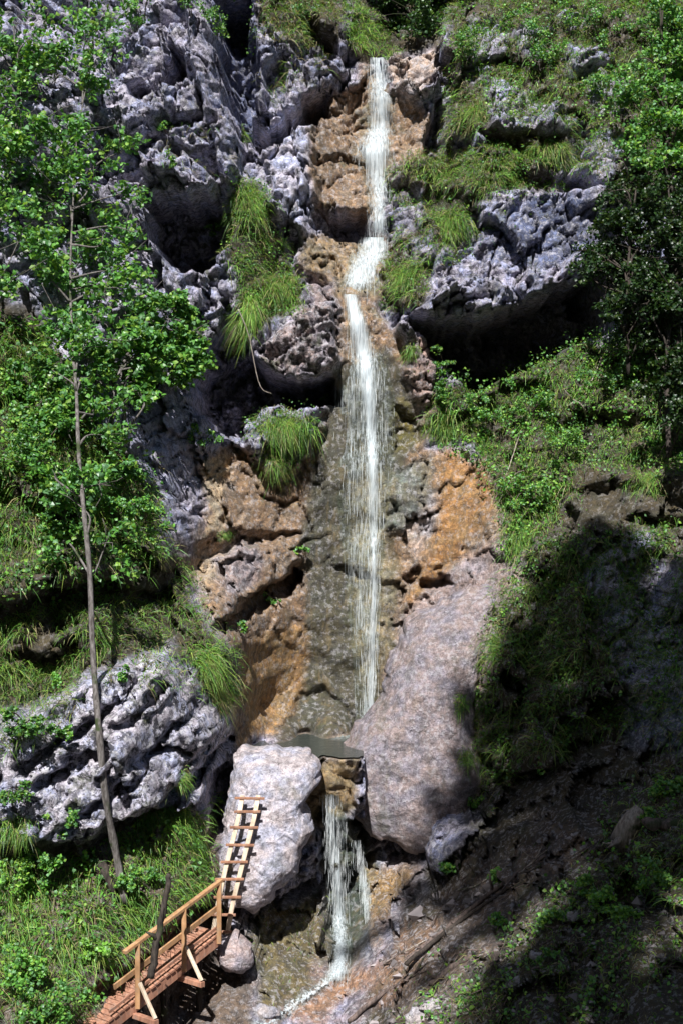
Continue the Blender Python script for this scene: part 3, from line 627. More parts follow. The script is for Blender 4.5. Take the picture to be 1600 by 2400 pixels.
shrub(120, 930, 80, 800, 'broad leafy bush on the left slope beside the tall trunk', .075)
shrub(70, 1040, 85, 700, 'green bush low on the left slope near the frame edge', .07, .9)
shrub(185, 1080, 60, 500, 'dense dark bush behind the middle of the tall trunk', .07, .8)
shrub(285, 1090, 50, 420, 'leafy bush left of the blue grey rock column', .065)
shrub(270, 1170, 60, 500, 'lower leafy bush just right of the tall trunk', .06, 1.05)
shrub(335, 1180, 42, 300, 'small bright bush at the foot of the blue grey rock column', .05, 1.1)
shrub(150, 1190, 55, 380, 'bush with pale leaves left of the tall trunk over the dark bank', .06)
shrub(30, 890, 55, 400, 'bush at the left frame edge above the grassy slope', .07)
shrub(225, 2165, 30, 260, 'yellow green leafy plant left of the dark snag by the walkway', .06, 1.2, .9)
shrub(145, 1560, 24, 110, 'small bright plant alone on the dark bank above the white grey outcrop', .06, 1.2, .2)
shrub(60, 1640, 50, 420, 'dark bush overhanging the left end of the white grey outcrop', .06, .7)
shrub(150, 1660, 34, 220, 'small bush on the upper left shoulder of the white grey outcrop', .055, .8)
shrub(30, 1800, 40, 260, 'bush growing in the crack at the left end of the white grey outcrop', .055, .75)
shrub(300, 1550, 26, 140, 'small plant on the top rim of the white grey outcrop', .05, .9)
shrub(160, 1880, 40, 260, 'bush under the lower edge of the white grey outcrop', .055, .9)
shrub(1025, 1965, 42, 420, 'vivid green plant at the foot of the pink slab', .06, 1.1)
shrub(1085, 1830, 26, 160, 'small plant in the dark cleft under the pink slab', .05)
shrub(548, 1440, 20, 110, 'small rosette plant at the lower end of the dark rock cleft', .05)
shrub(630, 1375, 17, 80, 'small plant midway along the dark rock cleft', .045)
shrub(700, 1262, 18, 90, 'small plant on the brown rock at the edge of the wet streak', .05)
shrub(1400, 2060, 55, 600, 'yellow green bush lit in the lower right shade', .055, 1.3, .6)
shrub(1265, 2095, 34, 240, 'small green bush left of the yellow green bush', .055, 1.1, .2)
shrub(1250, 2180, 26, 160, 'low leafy plant in the lower right debris', .05, 1.)
shrub(1020, 840, 36, 260, 'leafy sprig growing up in front of the black overhang', .055, .9)
shrub(1000, 905, 34, 260, 'dark leafy shrub below the pale rock right of the plunge', .05, .8)
shrub(1220, 930, 55, 420, 'green bush on the slope under the right hand overhang', .05, 1.)
shrub(1120, 950, 45, 320, 'small bush left on the slope under the right hand overhang', .05, 1.05)
shrub(1290, 1010, 55, 420, 'bright bush near the white dead branch', .05, 1.1, .2)
shrub(1200, 1110, 50, 400, 'bright green bush right of the thin white branches', .05, 1.1)
shrub(1500, 1990, 50, 380, 'green bush below the broken pale stump', .055, 1.1, .2)
shrub(1340, 2010, 40, 300, 'bush leaning left of the yellow green bush below the stump', .055, 1.1, .3)
shrub(1140, 2100, 26, 170, 'small green plant among the grey poles', .05, 1.1)
shrub(1130, 1990, 28, 170, 'small plant on the bare earth above the grey poles', .05, 1.05)
shrub(1540, 1780, 55, 500, 'sunlit green bush above the broken pale stump', .055, 1.15, .2)
shrub(1480, 1860, 34, 240, 'small leafy plant just behind the broken pale stump', .05, 1.)
shrub(1420, 860, 60, 380, 'dark green shrub below the hanging trunks at the right', .06, .7)
shrub(1060, 110, 50, 400, 'small leafy shrub on the rim right of the top lip', .055, .9)
shrub(1240, 130, 60, 450, 'wide shrub on the upper right slope left of the tall tree', .055, 1.)
shrub(1250, 50, 60, 450, 'shrub at the top frame edge on the right slope', .055, 1.05)
shrub(1390, 70, 60, 450, 'pale bluish green shrub near the top right corner', .06, 1.)
shrub(1380, 200, 50, 360, 'sparse shrub in front of the upper right grey rock', .055, 1.)
shrub(330, 30, 50, 300, 'shrub spilling over the top of the tall grey buttress', .06, .95)
shrub(270, 330, 40, 240, 'bush clinging to the grey cliff right of the tall crown', .06, .95)
shrub(440, 20, 40, 220, 'thin bush at the top frame edge above the tall buttress', .055, .9)
shrub(500, 60, 60, 420, 'hanging shrub over the shaded wall behind the tall buttress', .055, .8)
shrub(700, 40, 40, 240, 'thin shrub among straw grass at the top of the frame', .05, .8)
shrub(380, 300, 20, 120, 'little green tuft plant on the upper left grey rock', .05)
shrub(395, 375, 20, 100, 'tiny plant on the grey rock above the left hollow', .05, 1., .3)
shrub(490, 530, 22, 140, 'small bush at the right rim of the left hollow', .05, 1.)
shrub(470, 1010, 38, 260, 'green plant on the ledge at the foot of the black hollow', .05, 1.)
shrub(750, 900, 22, 110, 'small sprig on the ledge immediately left of the plunge', .05, 1.)
shrub(300, 2000, 40, 260, 'leafy plant beside the foot of the tall trunk', .06, 1.)
shrub(100, 2000, 60, 420, 'leafy bush in the lower left meadow', .06, 1.2, .2)
shrub(60, 2200, 70, 420, 'large leafy bush at the lower left frame edge', .06, 1.1, .1)
shrub(120, 2300, 70, 420, 'leafy bush in the bottom left corner beside the deck', .06, 1.)
shrub(360, 2000, 30, 180, 'low plant on the bank right of the tall trunk foot', .05, .9)
shrub(40, 1990, 45, 240, 'yellowish low plant on the meadow at the left frame edge', .055, 1.2, .5)
yr = lambda u, v: float(sight(u, v, Y0)[1]) - 1.4  # right-hand trunks: shade put into the dark bark
tree('beech_tree', 'tall bright green tree at the upper right frame edge', [(1555, 900, .3), (1550, 600, 1.2), (1535, 350, 2.6), (1520, 100, 4.0), (1510, -60, 4.6)], .07, .015,
     [(1520, 80, 55), (1550, 150, 60), (1500, 200, 48), (1550, 260, 60), (1480, 290, 45), (1540, 350, 55), (1450, 140, 36), (1520, 20, 50), (1450, 230, 40), (1560, 60, 50), (1470, 350, 40), (1600, 200, 70), (1600, 330, 60), (1600, 60, 60)], yr, per=190, size=.085, bark=M_BARKD)
tree('beech_tree', 'tree with shade put into its leaf colour standing right of the blue grey rock with bare lower trunk', [(1442, 860, 1.0), (1440, 700, 1.2), (1445, 560, 1.6), (1460, 430, 2.1)], .05, .02,
     [(1450, 420, 52), (1420, 500, 50), (1500, 470, 55), (1440, 580, 48), (1390, 560, 34), (1480, 560, 50), (1400, 640, 36), (1340, 620, 34), (1460, 650, 40), (1400, 440, 30), (1420, 560, 45), (1500, 590, 50), (1460, 500, 50), (1430, 700, 45), (1490, 690, 45), (1380, 600, 40), (1350, 570, 34), (1400, 700, 40), (1450, 740, 40)], yr, per=230, size=.08, dark=.2, bark=M_BARKD)  # leaf colour darkened to stand for shade on this crown
tree('beech_tree', 'tree with shade put into its leaf colour against the right frame edge below the bright tree', [(1535, 1050, -.4), (1530, 850, .2), (1540, 700, .7), (1550, 520, 1.3)], .06, .02,
     [(1540, 520, 55), (1560, 600, 60), (1510, 640, 50), (1560, 700, 60), (1520, 740, 45), (1570, 800, 50), (1500, 800, 36), (1600, 600, 70), (1600, 450, 60), (1490, 700, 36), (1540, 430, 50), (1560, 860, 60), (1520, 880, 50), (1580, 940, 60), (1500, 760, 45), (1550, 660, 50)], yr, per=230, size=.08, dark=.2, bark=M_BARKD)  # crown shade put into the leaf colour here too
tree('beech_tree', 'tree with shade put into its leaf colour in the gap at the top of the fall', [(960, 110, 9.), (955, 20, 9.3), (950, -120, 9.8), (945, -300, 10.5)], .09, .03,
     [(900, 10, 50), (960, 30, 55), (1000, 60, 40), (930, 70, 40), (960, -50, 70), (890, -60, 60), (1020, -20, 50), (930, -140, 90), (1010, -130, 80), (860, -130, 70), (970, 95, 30), (1030, -230, 80), (900, -240, 90)], 7.6, per=230, size=.09, dark=.4, bark=M_BARKD)  # shade of the gap put into darkened leaf colour

uV, uF, uC, uoff = [], [], [], 0
def undergrowth(poly, dens, size, dark, seed, thr=.02):
    global uoff
    q = mask_pts(poly, dens, 0, 1., seed); P, nn = on_ground(q); k = (fbm(P * 1.9, 3, seed + 9) > thr); P, nn = P[k], nn[k]; n = len(P)
    h = RNG.uniform(.03, .28, n) * (.6 + fbm(P * 3, 2, seed + 3)); P = P + nn * h[:, None] + np.array([0, 0, .5]) * h[:, None]
    c = leaf_cols(n, dark, .15) * (1 + .6 * fbm(P * 1.3, 3, seed + 40))[:, None]
    V, F, cc = leaves(P, size, np.clip(c, .01, 1), 1.); uV.append(V); uF.append(F + uoff); uC.append(cc); uoff += len(V)
undergrowth([(1010, -40), (1930, -40), (1930, 330), (1450, 330), (1350, 420), (1200, 430), (1010, 340), (1030, 280), (1010, 150)], 200, .065, 1., 601, .06)
undergrowth([(1000, 890), (1100, 880), (1300, 790), (1930, 820), (1930, 1150), (1340, 1080), (1240, 1250), (1170, 1310), (1140, 1130), (1000, 1010)], 480, .06, 1.05, 602, -.08)
undergrowth([(-150, 690), (90, 760), (160, 850), (200, 1000), (330, 1050), (400, 1270), (300, 1350), (-150, 1400)], 420, .07, 1.05, 603, -.06)
undergrowth([(-150, 1960), (130, 1990), (260, 1900), (480, 1860), (480, 2060), (300, 2200), (190, 2352), (-150, 2420)], 330, .065, 1.1, 604, -.03)
undergrowth([(1480, 1800), (1930, 1700), (1930, 2420), (900, 2420), (1000, 2260), (1350, 1990)], 560, .06, 1.05, 605, -.03)
undergrowth([(1100, 1450), (1240, 1240), (1930, 1150), (1930, 1650), (1350, 1700), (1100, 1850)], 330, .06, .9, 606, -.04)
undergrowth([(900, 370), (1100, 350), (1350, 420), (1110, 560), (980, 700), (880, 700), (900, 560)], 110, .055, .9, 607, .06)
undergrowth([(530, 400), (600, 420), (640, 520), (690, 650), (705, 720), (600, 740), (560, 690), (515, 600)], 330, .05, .9, 609, -.03)
undergrowth([(560, 960), (730, 945), (700, 1040), (640, 1090), (580, 1050)], 200, .045, 1., 610, 0.)
undergrowth([(420, 1480), (530, 1500), (550, 1600), (440, 1570)], 200, .045, 1., 611, 0.)
undergrowth([(490, -30), (800, -30), (760, 110), (600, 150)], 90, .06, .9, 608, .05)
tag(mesh_obj('undergrowth', np.concatenate(uV), np.concatenate(uF), M_LEAF, None, (0, 0, 0), np.concatenate(uC)), 'low leafy ground cover among the grass on both banks', 'undergrowth', kind='stuff')

# ------------------------------------------------------------------ boulders
def boulder(name, label, poly, yref, thick, slope, mat, pw=2.6, amp=.1, nA=260, nR=70, fac=1.):
    """closed rock: plan outline seen from the lookout, leaning plane, rounded front and back"""
    pts = np.array([W(u, v, yref + slope[0] * (u - poly[0][0]) * .01 + slope[1] * (poly[0][1] - v) * .01) for u, v in poly])
    c = pts.mean(0); n = len(pts)
    seg = np.linalg.norm(np.roll(pts, -1, 0) - pts, axis=1); cum = np.concatenate([[0], np.cumsum(seg)]); L = cum[-1]
    pp = np.concatenate([pts, pts[:1]]); s = np.linspace(0, L, nA, endpoint=False); B = np.stack([np.interp(s, cum, pp[:, k]) for k in range(3)], 1)
    for _ in range(6): B = .5 * B + .25 * (np.roll(B, 1, 0) + np.roll(B, -1, 0))
    B = B + np.stack([fbm(B * 1.7, 4, 301, .7), 0 * B[:, 0], fbm(B * 1.7, 4, 302, .7)], 1) * .26
    Bs = B.copy()
    for _ in range(160): Bs = .5 * Bs + .25 * (np.roll(Bs, 1, 0) + np.roll(Bs, -1, 0))
    V = [c + np.array([0, -thick, 0])]
    rr = 1 - (1 - np.linspace(0, 1, nR + 1)[1:]) ** 1.25
    rings = [(r, -1) for r in rr] + [(r, 1) for r in rr[::-3][1:]]
    for r, sg in rings:
        off = thick * (1 - r ** pw) ** (1 / pw) if r < 1 else 0
        q = c + (Bs + (B - Bs) * r ** 7 - c) * r + np.array([0, sg * off, 0]); V.append(q)
    V = np.concatenate([V[0][None]] + V[1:] + [(c + np.array([0, thick, 0]))[None]])
    d1, jj = facets(V * np.array([.9, .9, 1.3]) * 1.1, 17); d2, j2_ = facets(V * 3.1, 19)
    nr = V - c; nr[:, 1] -= thick; nr /= np.linalg.norm(nr, axis=1)[:, None] + 1e-9
    dirn = np.array([0, -1., .35]) * np.where(np.arange(len(V)) < 1 + nA * nR, 1, -1)[:, None]
    V = V + dirn * (amp * fac * (1.5 * d1 + .8 * d2) + amp * 1.6 * fbm(V * .9, 3, 305) + amp * 1.2 * fbm(V * 2.2, 5, 310) + amp * .5 * ridged(V * np.array([1.5, 1.5, 4.]), 3, 330) * .5 + amp * .25 * fbm(V * 11, 3, 320))[:, None]
    F = [(0, 1 + (k + 1) % nA, 1 + k, 1 + k) for k in range(nA)]; m = len(rings)
    for i in range(m - 1):
        a, b = 1 + i * nA, 1 + (i + 1) * nA
        F += [(a + k, a + (k + 1) % nA, b + (k + 1) % nA, b + k) for k in range(nA)]
    a = 1 + (m - 1) * nA; e = len(V) - 1; F += [(a + k, a + (k + 1) % nA, e, e) for k in range(nA)]
    F = np.array(F); T = np.concatenate([F[:, [0, 1, 2]], F[:, [0, 2, 3]]]); T = T[(T[:, 0] != T[:, 1]) & (T[:, 1] != T[:, 2]) & (T[:, 0] != T[:, 2])]
    loc = (c[0], c[1], pts[:, 2].min())
    o = mesh_obj(name, V, T, mat, None, loc, smooth_=True)
    return tag(o, label, 'rock'), V
slab, slabV = boulder('rock_slab', 'huge smooth pinkish grey slab leaning right of the pool', [(1150, 1320), (1150, 1370), (1130, 1420), (1115, 1500), (1080, 1620), (1085, 1700), (1110, 1790), (1075, 1890), (970, 1960), (875, 1925), (785, 1870), (740, 1800), (752, 1740), (812, 1672), (880, 1600), (905, 1480), (945, 1415), (1060, 1350)],
               1.15, 1.15, (-.2, .34), rock_material('pink slab rock', (.29, .245, .26), .4, .3, .6), 2.1, .10, fac=.12)
lrock, lrockV = boulder('boulder', 'pale grey rounded boulder carrying the ladder in front of the pool', [(540, 1722), (620, 1712), (700, 1722), (738, 1748), (730, 1800), (692, 1835), (722, 1885), (690, 1990), (640, 2050), (580, 2095), (520, 2080), (478, 2010), (520, 1900), (530, 1800)],
               -1.5, 1.0, (0, .32), rock_material('pale boulder rock', (.47, .44, .49), .4, .0, .7), 2.5, .07, fac=.6)
boulder('boulder', 'rounded grey boulder under the upper end of the walkway', [(490, 2160), (540, 2140), (580, 2165), (590, 2210), (550, 2240), (505, 2220)], -3.5, .45, (0, .2), rock_material('grey pink rock', (.42, .35, .36), .4, 0.), 2.4, .05, 120, 30)
STONE = rock_material('stone', (.42, .40, .43), .4, 0.)
for lb, u, v, r in (('small pale rock lying in the debris below the logs', 1148, 2205, 22), ('small white grey rock beside the stream at the bottom', 1000, 2310, 34), ('little grey stone right of the small pale rock', 1235, 2200, 16), ('pale stone lying near the bottom of the lower right slope', 1190, 2255, 15), ('bluish rock at the bottom of the slope near the stream', 960, 2340, 40),
                     ('flat pale stone in the stream bed at the bottom', 610, 2330, 28), ('grey stone half buried under the yellow green bush', 1310, 2110, 22)):
    y = float(sight(u, v, Y)[1]); n = 9; pl = [(u + r * math.cos(2 * math.pi * k / n) * random.uniform(.8, 1.25), v - r * .7 * math.sin(2 * math.pi * k / n) * random.uniform(.8, 1.2)) for k in range(n)]
    boulder('stone', lb, pl[::-1], y + .02, r * (D + y) / K * .7, (0, .05), STONE, 2.3, .035, 70, 18)[0]['group'] = 'loose stones'

clump(1095, 1400, 26, 22, 260, 'pale green tuft on the edge of the pink slab above the shadow', (.2, .4), .1, 1.1, on=slabV)
clump(1140, 1480, 22, 40, 250, 'small green tuft halfway down the right edge of the pink slab', (.2, .4), .1, on=slabV)
clump(1050, 1600, 20, 30, 200, 'narrow green tuft low on the right edge of the pink slab', (.15, .35), .1, on=slabV)
clump(1065, 1720, 28, 26, 260, 'round green tuft on the lowest right edge of the pink slab', (.15, .35), .05, on=slabV)
# ------------------------------------------------------------------ water
def water_material(name, lo, hi, sc3):
    t = NT(name); dn = t.attr('dens').outputs['Fac']
    st = t.noise(1., 6, scale3=sc3, rough=.68); s2 = t.noise(1., 5, scale3=(sc3[0] * 3.2, sc3[1] * 2, sc3[2] * 4), rough=.7)
    f = t.math('MULTIPLY_ADD', t.math('SUBTRACT', t.math('ADD', t.math('MULTIPLY', st, .55), t.math('MULTIPLY', s2, .45)), .5), 1.9, .5)
    a = t.ramp(t.math('ADD', f, t.math('MULTIPLY', t.math('SUBTRACT', dn, .5), .55)), lo, hi)
    d = t.principled(t.mix(t.ramp(s2, .35, .6), (.58, .70, .78), (.84, .90, .92)), .35, t.bump(f, .6, .03), .5)
    tr = t.n('ShaderNodeBsdfTranslucent'); tr.inputs[0].default_value = (.8, .88, .9, 1)
    m1 = t.n('ShaderNodeMixShader'); m1.inputs[0].default_value = .3; t.set(m1.inputs[1], d); t.set(m1.inputs[2], tr.outputs[0])
    tp = t.n('ShaderNodeBsdfTransparent'); tp.inputs[0].default_value = (.93, .97, .96, 1)
    m2 = t.n('ShaderNodeMixShader'); t.set(m2.inputs[0], a); t.set(m2.inputs[1], tp.outputs[0]); t.set(m2.inputs[2], m1.outputs[0])
    return t.done(m2.outputs[0])
M_FALL = water_material('falling water', .34, .92, (20, 8, .45))
def fall(label, rows, off=.10, core=1., nc=34, free=True):
    """rows: (mark v, left, right, core centre, core half width, density) from the top down; a sheet standing just off the rock, plus loose strands"""
    rows = np.array(rows, float); vs = np.arange(rows[0, 0], rows[-1, 0], 4.); R = np.stack([np.interp(vs, rows[:, 0], rows[:, k]) for k in range(1, 6)], 1)
    mids = np.array([[float(sight(l + (r - l) * f, v, Y)[1]) for f in (.15, .4, .6, .85)] for v, (l, r, c, h, d) in zip(vs, R)])
    y = np.percentile(mids, 35, axis=1)
    y = np.minimum(y, np.array([y[max(0, i - 3):i + 4].mean() for i in range(len(y))])); 
    for i in range(1, len(y)): y[i] = min(y[i], y[i - 1] + .01) if free else y[i]
    y = np.array([y[max(0, i - 4):i + 5].mean() for i in range(len(y))]) - off
    V, dn = [], []
    for i, (v, (l, r, c, h, d)) in enumerate(zip(vs, R)):
        for k in range(nc):
            f = k / (nc - 1); u = l + (r - l) * f; e = min(f, 1 - f) * 2
            bulge = .10 * math.sin(math.pi * f)
            V.append(W(u, v, y[i] - bulge))
            cr = math.exp(-((u - c) / max(h, 1)) ** 2)
            dn.append(d * (.33 + .86 * cr * core) * min(1, .25 + e * 1.5) * min(1, (len(vs) - 1 - i) / 8 + .3) if 0 < k < nc - 1 else 0)
    V = np.array(V); V += np.stack([fbm(V * np.array([5, 5, 1.2]), 3, 401) * .03, fbm(V * np.array([7, 3, 1.]), 3, 402) * .06, 0 * V[:, 0]], 1)
    F = [(i * nc + k, i * nc + k + 1, (i + 1) * nc + k + 1, (i + 1) * nc + k) for i in range(len(vs) - 1) for k in range(nc - 1)]
    o = mesh_obj('waterfall', V, F, M_FALL, None, (0, 0, 0), None, True, {'dens': np.array(dn)})
    tag(o, label, 'waterfall', kind='structure')
    # loose strands and drops in front of the sheet
    b = MB()
    for _ in range(int(len(vs) * 4)):
        i = random.randrange(len(vs)); l, r, c, h, d = R[i]; u = random.gauss(c, max(h, 5) * 1.1) if random.random() < .35 else random.triangular(l, r, c)
        if not l - 3 < u < r + 3: continue
        p = W(u, vs[i], y[i] - random.uniform(.08, .22)); ln = random.uniform(.06, .45); rr = random.uniform(.001, .0032)
        b.tube([p, p + np.array([random.gauss(0, .004), 0, -ln * .5]), p + np.array([random.gauss(0, .008), 0, -ln])], [rr * .4, rr, rr * .3], 4)
    so = b.build('strands', M_DROP, o, (0, 0, 0)); return o
t = NT('water drops'); M_DROP = t.done(t.principled((.86, .90, .91), .25, None, .5))
fall('upper fall of white water dropping from the pale lip', [(132, 848, 888, 866, 22, .7), (170, 845, 902, 872, 20, .6), (230, 841, 908, 874, 20, .7), (290, 838, 908, 873, 22, .76), (320, 820, 908, 866, 28, .84), (350, 802, 904, 860, 30, .84), (385, 828, 899, 868, 20, .74), (440, 840, 897, 870, 14, .66), (500, 840, 895, 870, 13, .66), (548, 836, 894, 866, 18, .72)])
fall('short spreading middle cascade over the tan ledge', [(545, 830, 895, 866, 24, 1.), (575, 805, 900, 860, 32, .85), (610, 795, 885, 835, 40, .8), (650, 782, 872, 815, 36, .85), (672, 780, 860, 802, 24, 1.)], .07, free=False)
fall('tall main fall fanning down the wet brown wall into the pool', [(676, 785, 822, 802, 14, 1.05), (720, 796, 834, 814, 16, 1.1), (780, 798, 858, 828, 20, 1.1), (830, 785, 884, 838, 15, 1.0), (900, 768, 905, 846, 12, 1.0), (1000, 764, 908, 852, 10, .92), (1100, 772, 898, 856, 9, .86), (1250, 784, 882, 858, 8, .82), (1400, 798, 874, 858, 7.5, .8), (1550, 812, 866, 855, 8, .82), (1640, 815, 862, 850, 9, .86), (1690, 815, 845, 832, 10, 1.)], .08)
fall('lower fall slipping through the notch below the pool', [(1825, 736, 776, 756, 10, .3), (1850, 738, 788, 760, 12, .42), (1890, 740, 798, 758, 12, .6), (1930, 742, 806, 764, 12, .68), (2000, 748, 812, 772, 12, .68), (2100, 752, 810, 778, 12, .7), (2200, 758, 808, 782, 15, .82), (2256, 735, 810, 772, 24, .9)], .06)
fall('thin side strand of the lower fall on the dark wet rock', [(1930, 800, 832, 818, 9, .35), (1970, 812, 840, 828, 8, .5), (2030, 822, 848, 836, 7, .5), (2110, 832, 858, 846, 8, .5)], .06)
# pool
pz = 4.946
t = NT('pool water'); nz = t.noise(6, 4, rough=.6, scale3=(6, 9, 6)) if False else t.noise(8, 5, rough=.65); x = t.n('ShaderNodeBsdfPrincipled'); vd = t.n('ShaderNodeVectorMath', operation='DISTANCE'); t.set(vd.inputs[0], t.co); vd.inputs[1].default_value = (.45, 1.5, float(W(700, 1684, 1.9)[2])); fo = t.math('MULTIPLY', t.ramp(vd.outputs['Value'], .15, .95, 1., 0.), t.ramp(t.noise(13, 6, rough=.7), .42, .6)); t.set(x.inputs['Base Color'], t.mix(fo, (.035, .045, .04), (.6, .68, .68))); x.inputs['Roughness'].default_value = .06
x.inputs['Specular IOR Level'].default_value = .5; t.set(x.inputs['Normal'], t.bump(nz, .8, .07)); M_POOL = t.done(x.outputs[0])
nx_, ny_ = 60, 60; xs = np.linspace(-2.4, .5, nx_); ys = np.linspace(-1.0, 3.4, ny_); a, b = np.meshgrid(xs, ys)
b = (b - ys[0]) / (ys[-1] - ys[0]); b = b ** 1.2; yf = np.maximum(grid_at(Y, a.ravel(), np.full(a.size, 4.87)), grid_at(Y, a.ravel(), np.full(a.size, 4.89))).reshape(a.shape) + .03; b = yf + (3.4 - yf) * b
pv = np.stack([a.ravel(), b.ravel(), np.full(a.size, pz)], 1); pf = [(j * nx_ + i, j * nx_ + i + 1, (j + 1) * nx_ + i + 1, (j + 1) * nx_ + i) for j in range(ny_ - 1) for i in range(nx_ - 1)]
tag(mesh_obj('pool_water', pv, pf, M_POOL, None, (0, 0, 0), None, True), 'small grey green plunge pool behind the pale boulder', 'pool', kind='structure')
# stream at the bottom
path = spline([sight(u, v, Y) + np.array([0, -.05, .04]) for u, v in ((785, 2225), (745, 2260), (700, 2290), (650, 2325), (600, 2360))], 10); V, dn = [], []
for i, p in enumerate(path):
    w = .10 + .16 * i / len(path)
    for k in range(13):
        f = k / 12 - .5; V.append(p + np.array([f * w * 1.6, -.1 * math.cos(f * math.pi), -f * w * .6])); dn.append((1 - abs(2 * f)) * .55)
V = np.array(V); V[:, 2] += fbm(V * 5, 3, 411) * .05
tag(mesh_obj('stream_water', V, [(i * 13 + k, i * 13 + k + 1, (i + 1) * 13 + k + 1, (i + 1) * 13 + k) for i in range(len(path) - 1) for k in range(12)], water_material('stream foam', .34, .62, (9, 9, 9)), None, (0, 0, 0), None, True, {'dens': np.array(dn)}), 'white stream running off below the lower fall', 'stream', kind='structure')

# ------------------------------------------------------------------ walkway and ladder
def wk(u, v, y): return W(u, v, y)
A, B_, Cc = wk(313, 2298, -5.75), wk(418, 2215, -4.85), wk(500, 2150, -4.15)
d = Cc - A; fdir = d / np.linalg.norm(d); left = np.cross([0, 0, 1], [d[0], d[1], 0]); left /= np.linalg.norm(left)
A0 = A - fdir * 1.75
def P_(s, off=0., up=0.): return A0 + fdir * s + left * off + np.array([0, 0, up])
Ltot = np.linalg.norm(Cc - A0) + .12; sA, sB, sC = 1.75, 1.75 + np.linalg.norm(B_ - A), 1.75 + np.linalg.norm(Cc - A)
walk = empty('walkway', tuple(A0), 'red brown timber walkway with one handrail climbing to the ladder', 'walkway')
dk = MB(); s = .04
while s < Ltot:
    dk.beam(P_(s, .0 + random.uniform(-.012, .012), random.uniform(-.003, .003)), P_(s, .92 + random.uniform(-.012, .012), random.uniform(-.003, .003)), .105, .035, up=np.cross(fdir, left) * -1); s += .125
dk.build('deck', M_DECK, walk)
for off in (.06, .86):
    m = MB(); m.beam(P_(0, off, -.12), P_(Ltot, off, -.12), .08, .2); m.build('beam', M_DECK, walk)
for s_ in (sA, sB, sC):
    m = MB(); p = P_(s_, -.045); m.beam(p + np.array([0, 0, -.12]), p + np.array([0, 0, .98]), .085, .085, up=(0, 1, 0)); m.build('post', M_RAIL, walk)
m = MB(); m.beam(P_(sA - .32, -.045, 1.0), P_(sC + .06, -.045, 1.0), .09, .06); m.build('handrail', M_RAIL, walk)
m = MB(); m.beam(P_(sA - .5, .02, .5), P_(sC + .02, .02, .5), .035, .1); m.build('mid_rail', M_RAIL, walk)
m = MB(); m.beam(P_(sA - .6, .035, .14), P_(sC, .035, .14), .03, .06); m.build('toe_rail', M_DECK, walk)
for s_ in (sA, sB):
    m = MB(); m.beam(P_(s_, .9, -.26), P_(s_, -.5, -.26), .1, .09); m.build('outrigger', M_DECK, walk)
    m = MB(); m.beam(P_(s_ + .002, -.09, .32), P_(s_ + .002, -.47, -.2), .055, .055); m.build('brace', M_LAD, walk)
for s_ in (.3, sA, sB, sC):
    m = MB(); m.tube([P_(s_, .46, -.25), P_(s_, .46, -1.5)], .06, 8); m.build('support', M_BARKD, walk)

def on_boulder(u, v, BV, fallback):
    a = np.array([(u - CU) / K, 1., -(v - CV) / K]); rel = BV - np.array([0, -D, ZC])
    q = rel[:, [0, 2]] / rel[:, 1:2]; dd = np.hypot(q[:, 0] - a[0], q[:, 1] - a[2]); k = np.where(dd < .006)[0]
    if not len(k): return fallback
    return BV[k][np.argmin(BV[k][:, 1])][1]
lad = [(524, 2138), (536, 2074), (552, 2008), (568, 1944), (584, 1880), (594, 1828)]
wdl = [33, 34, 36, 36, 36, 36]
ly = [on_boulder(u - 20, v, lrockV, -2.6) for u, v in lad]
ly[0] = min(ly[0], ly[1]) if ly[0] > ly[1] else ly[0]
coef = np.polyfit([v for u, v in lad], ly, 2); ly = [np.polyval(coef, v) - .20 for u, v in lad]
LC = spline([W(u - wdl[i], v, ly[i]) for i, (u, v) in enumerate(lad)], 8)
RC = spline([W(u, v, ly[i]) for i, (u, v) in enumerate(lad)], 8)
ladder = empty('ladder', tuple(LC[0]), 'pale wooden ladder with brown rungs lying up the pale boulder', 'ladder')
for Q in (LC, RC):
    m = MB()
    for i in range(len(Q) - 1): m.beam(Q[i], Q[i + 1] + (Q[i + 1] - Q[i]) * .08, .085, .075, up=(0, -1, .3))
    m.build('rail', M_LAD, ladder)
arc = np.linspace(.0, .985, 9)
for f in arc:
    i = f * (len(LC) - 1); k = int(i); a = LC[k] + (LC[min(k + 1, len(LC) - 1)] - LC[k]) * (i - k); b = RC[k] + (RC[min(k + 1, len(RC) - 1)] - RC[k]) * (i - k); e = (b - a) / np.linalg.norm(b - a)
    m = MB(); m.beam(a - e * random.uniform(.09, .16) + np.array([0, -.055, 0]), b + e * random.uniform(.08, .14) + np.array([0, -.055, random.uniform(-.01, .01)]), .05, .045); m.build('rung', M_RUNG, ladder)

# ------------------------------------------------------------------ dead wood
def stick(name, label, pts, r0, r1, mat, cat='log', group=None, y=None, n=8, twig=0):
    if y is None: Q = [sight(u, v, Y) + np.array([0, -r0 - .03, .02]) for u, v in pts]
    else: Q = [W(u, v, yy) for (u, v), yy in zip(pts, y)]
    T = spline(Q, n); T[1:-1] += RNG.normal(size=(len(T) - 2, 3)) * r0 * .15
    root = MB(); root.tube(T, np.linspace(r0, r1, len(T)), 8)
    for k in range(twig):
        i = random.randrange(2, len(T) - 1); e = T[i] + np.array([random.gauss(0, .15), -.1, random.gauss(.1, .12)]); root.tube([T[i], (T[i] + e) / 2 + RNG.normal(size=3) * .02, e], [r1, r1 * .8, r1 * .4], 5)
    return tag(root.build(name, mat, None, tuple(T[0]), True), label, cat, group)
stick('dead_snag', 'slim dark dead trunk leaning in front of the walkway', [(346, 2246), (362, 2160), (378, 2080), (390, 2008)], .065, .045, M_BARKD, 'dead tree', y=(-6.1, -6.1, -6.05, -6.0), twig=2)
stick('fallen_log', 'short reddish log lying at the foot of the tall trunk', [(222, 1950), (245, 2000), (270, 2062)], .1, .07, M_BARKD)
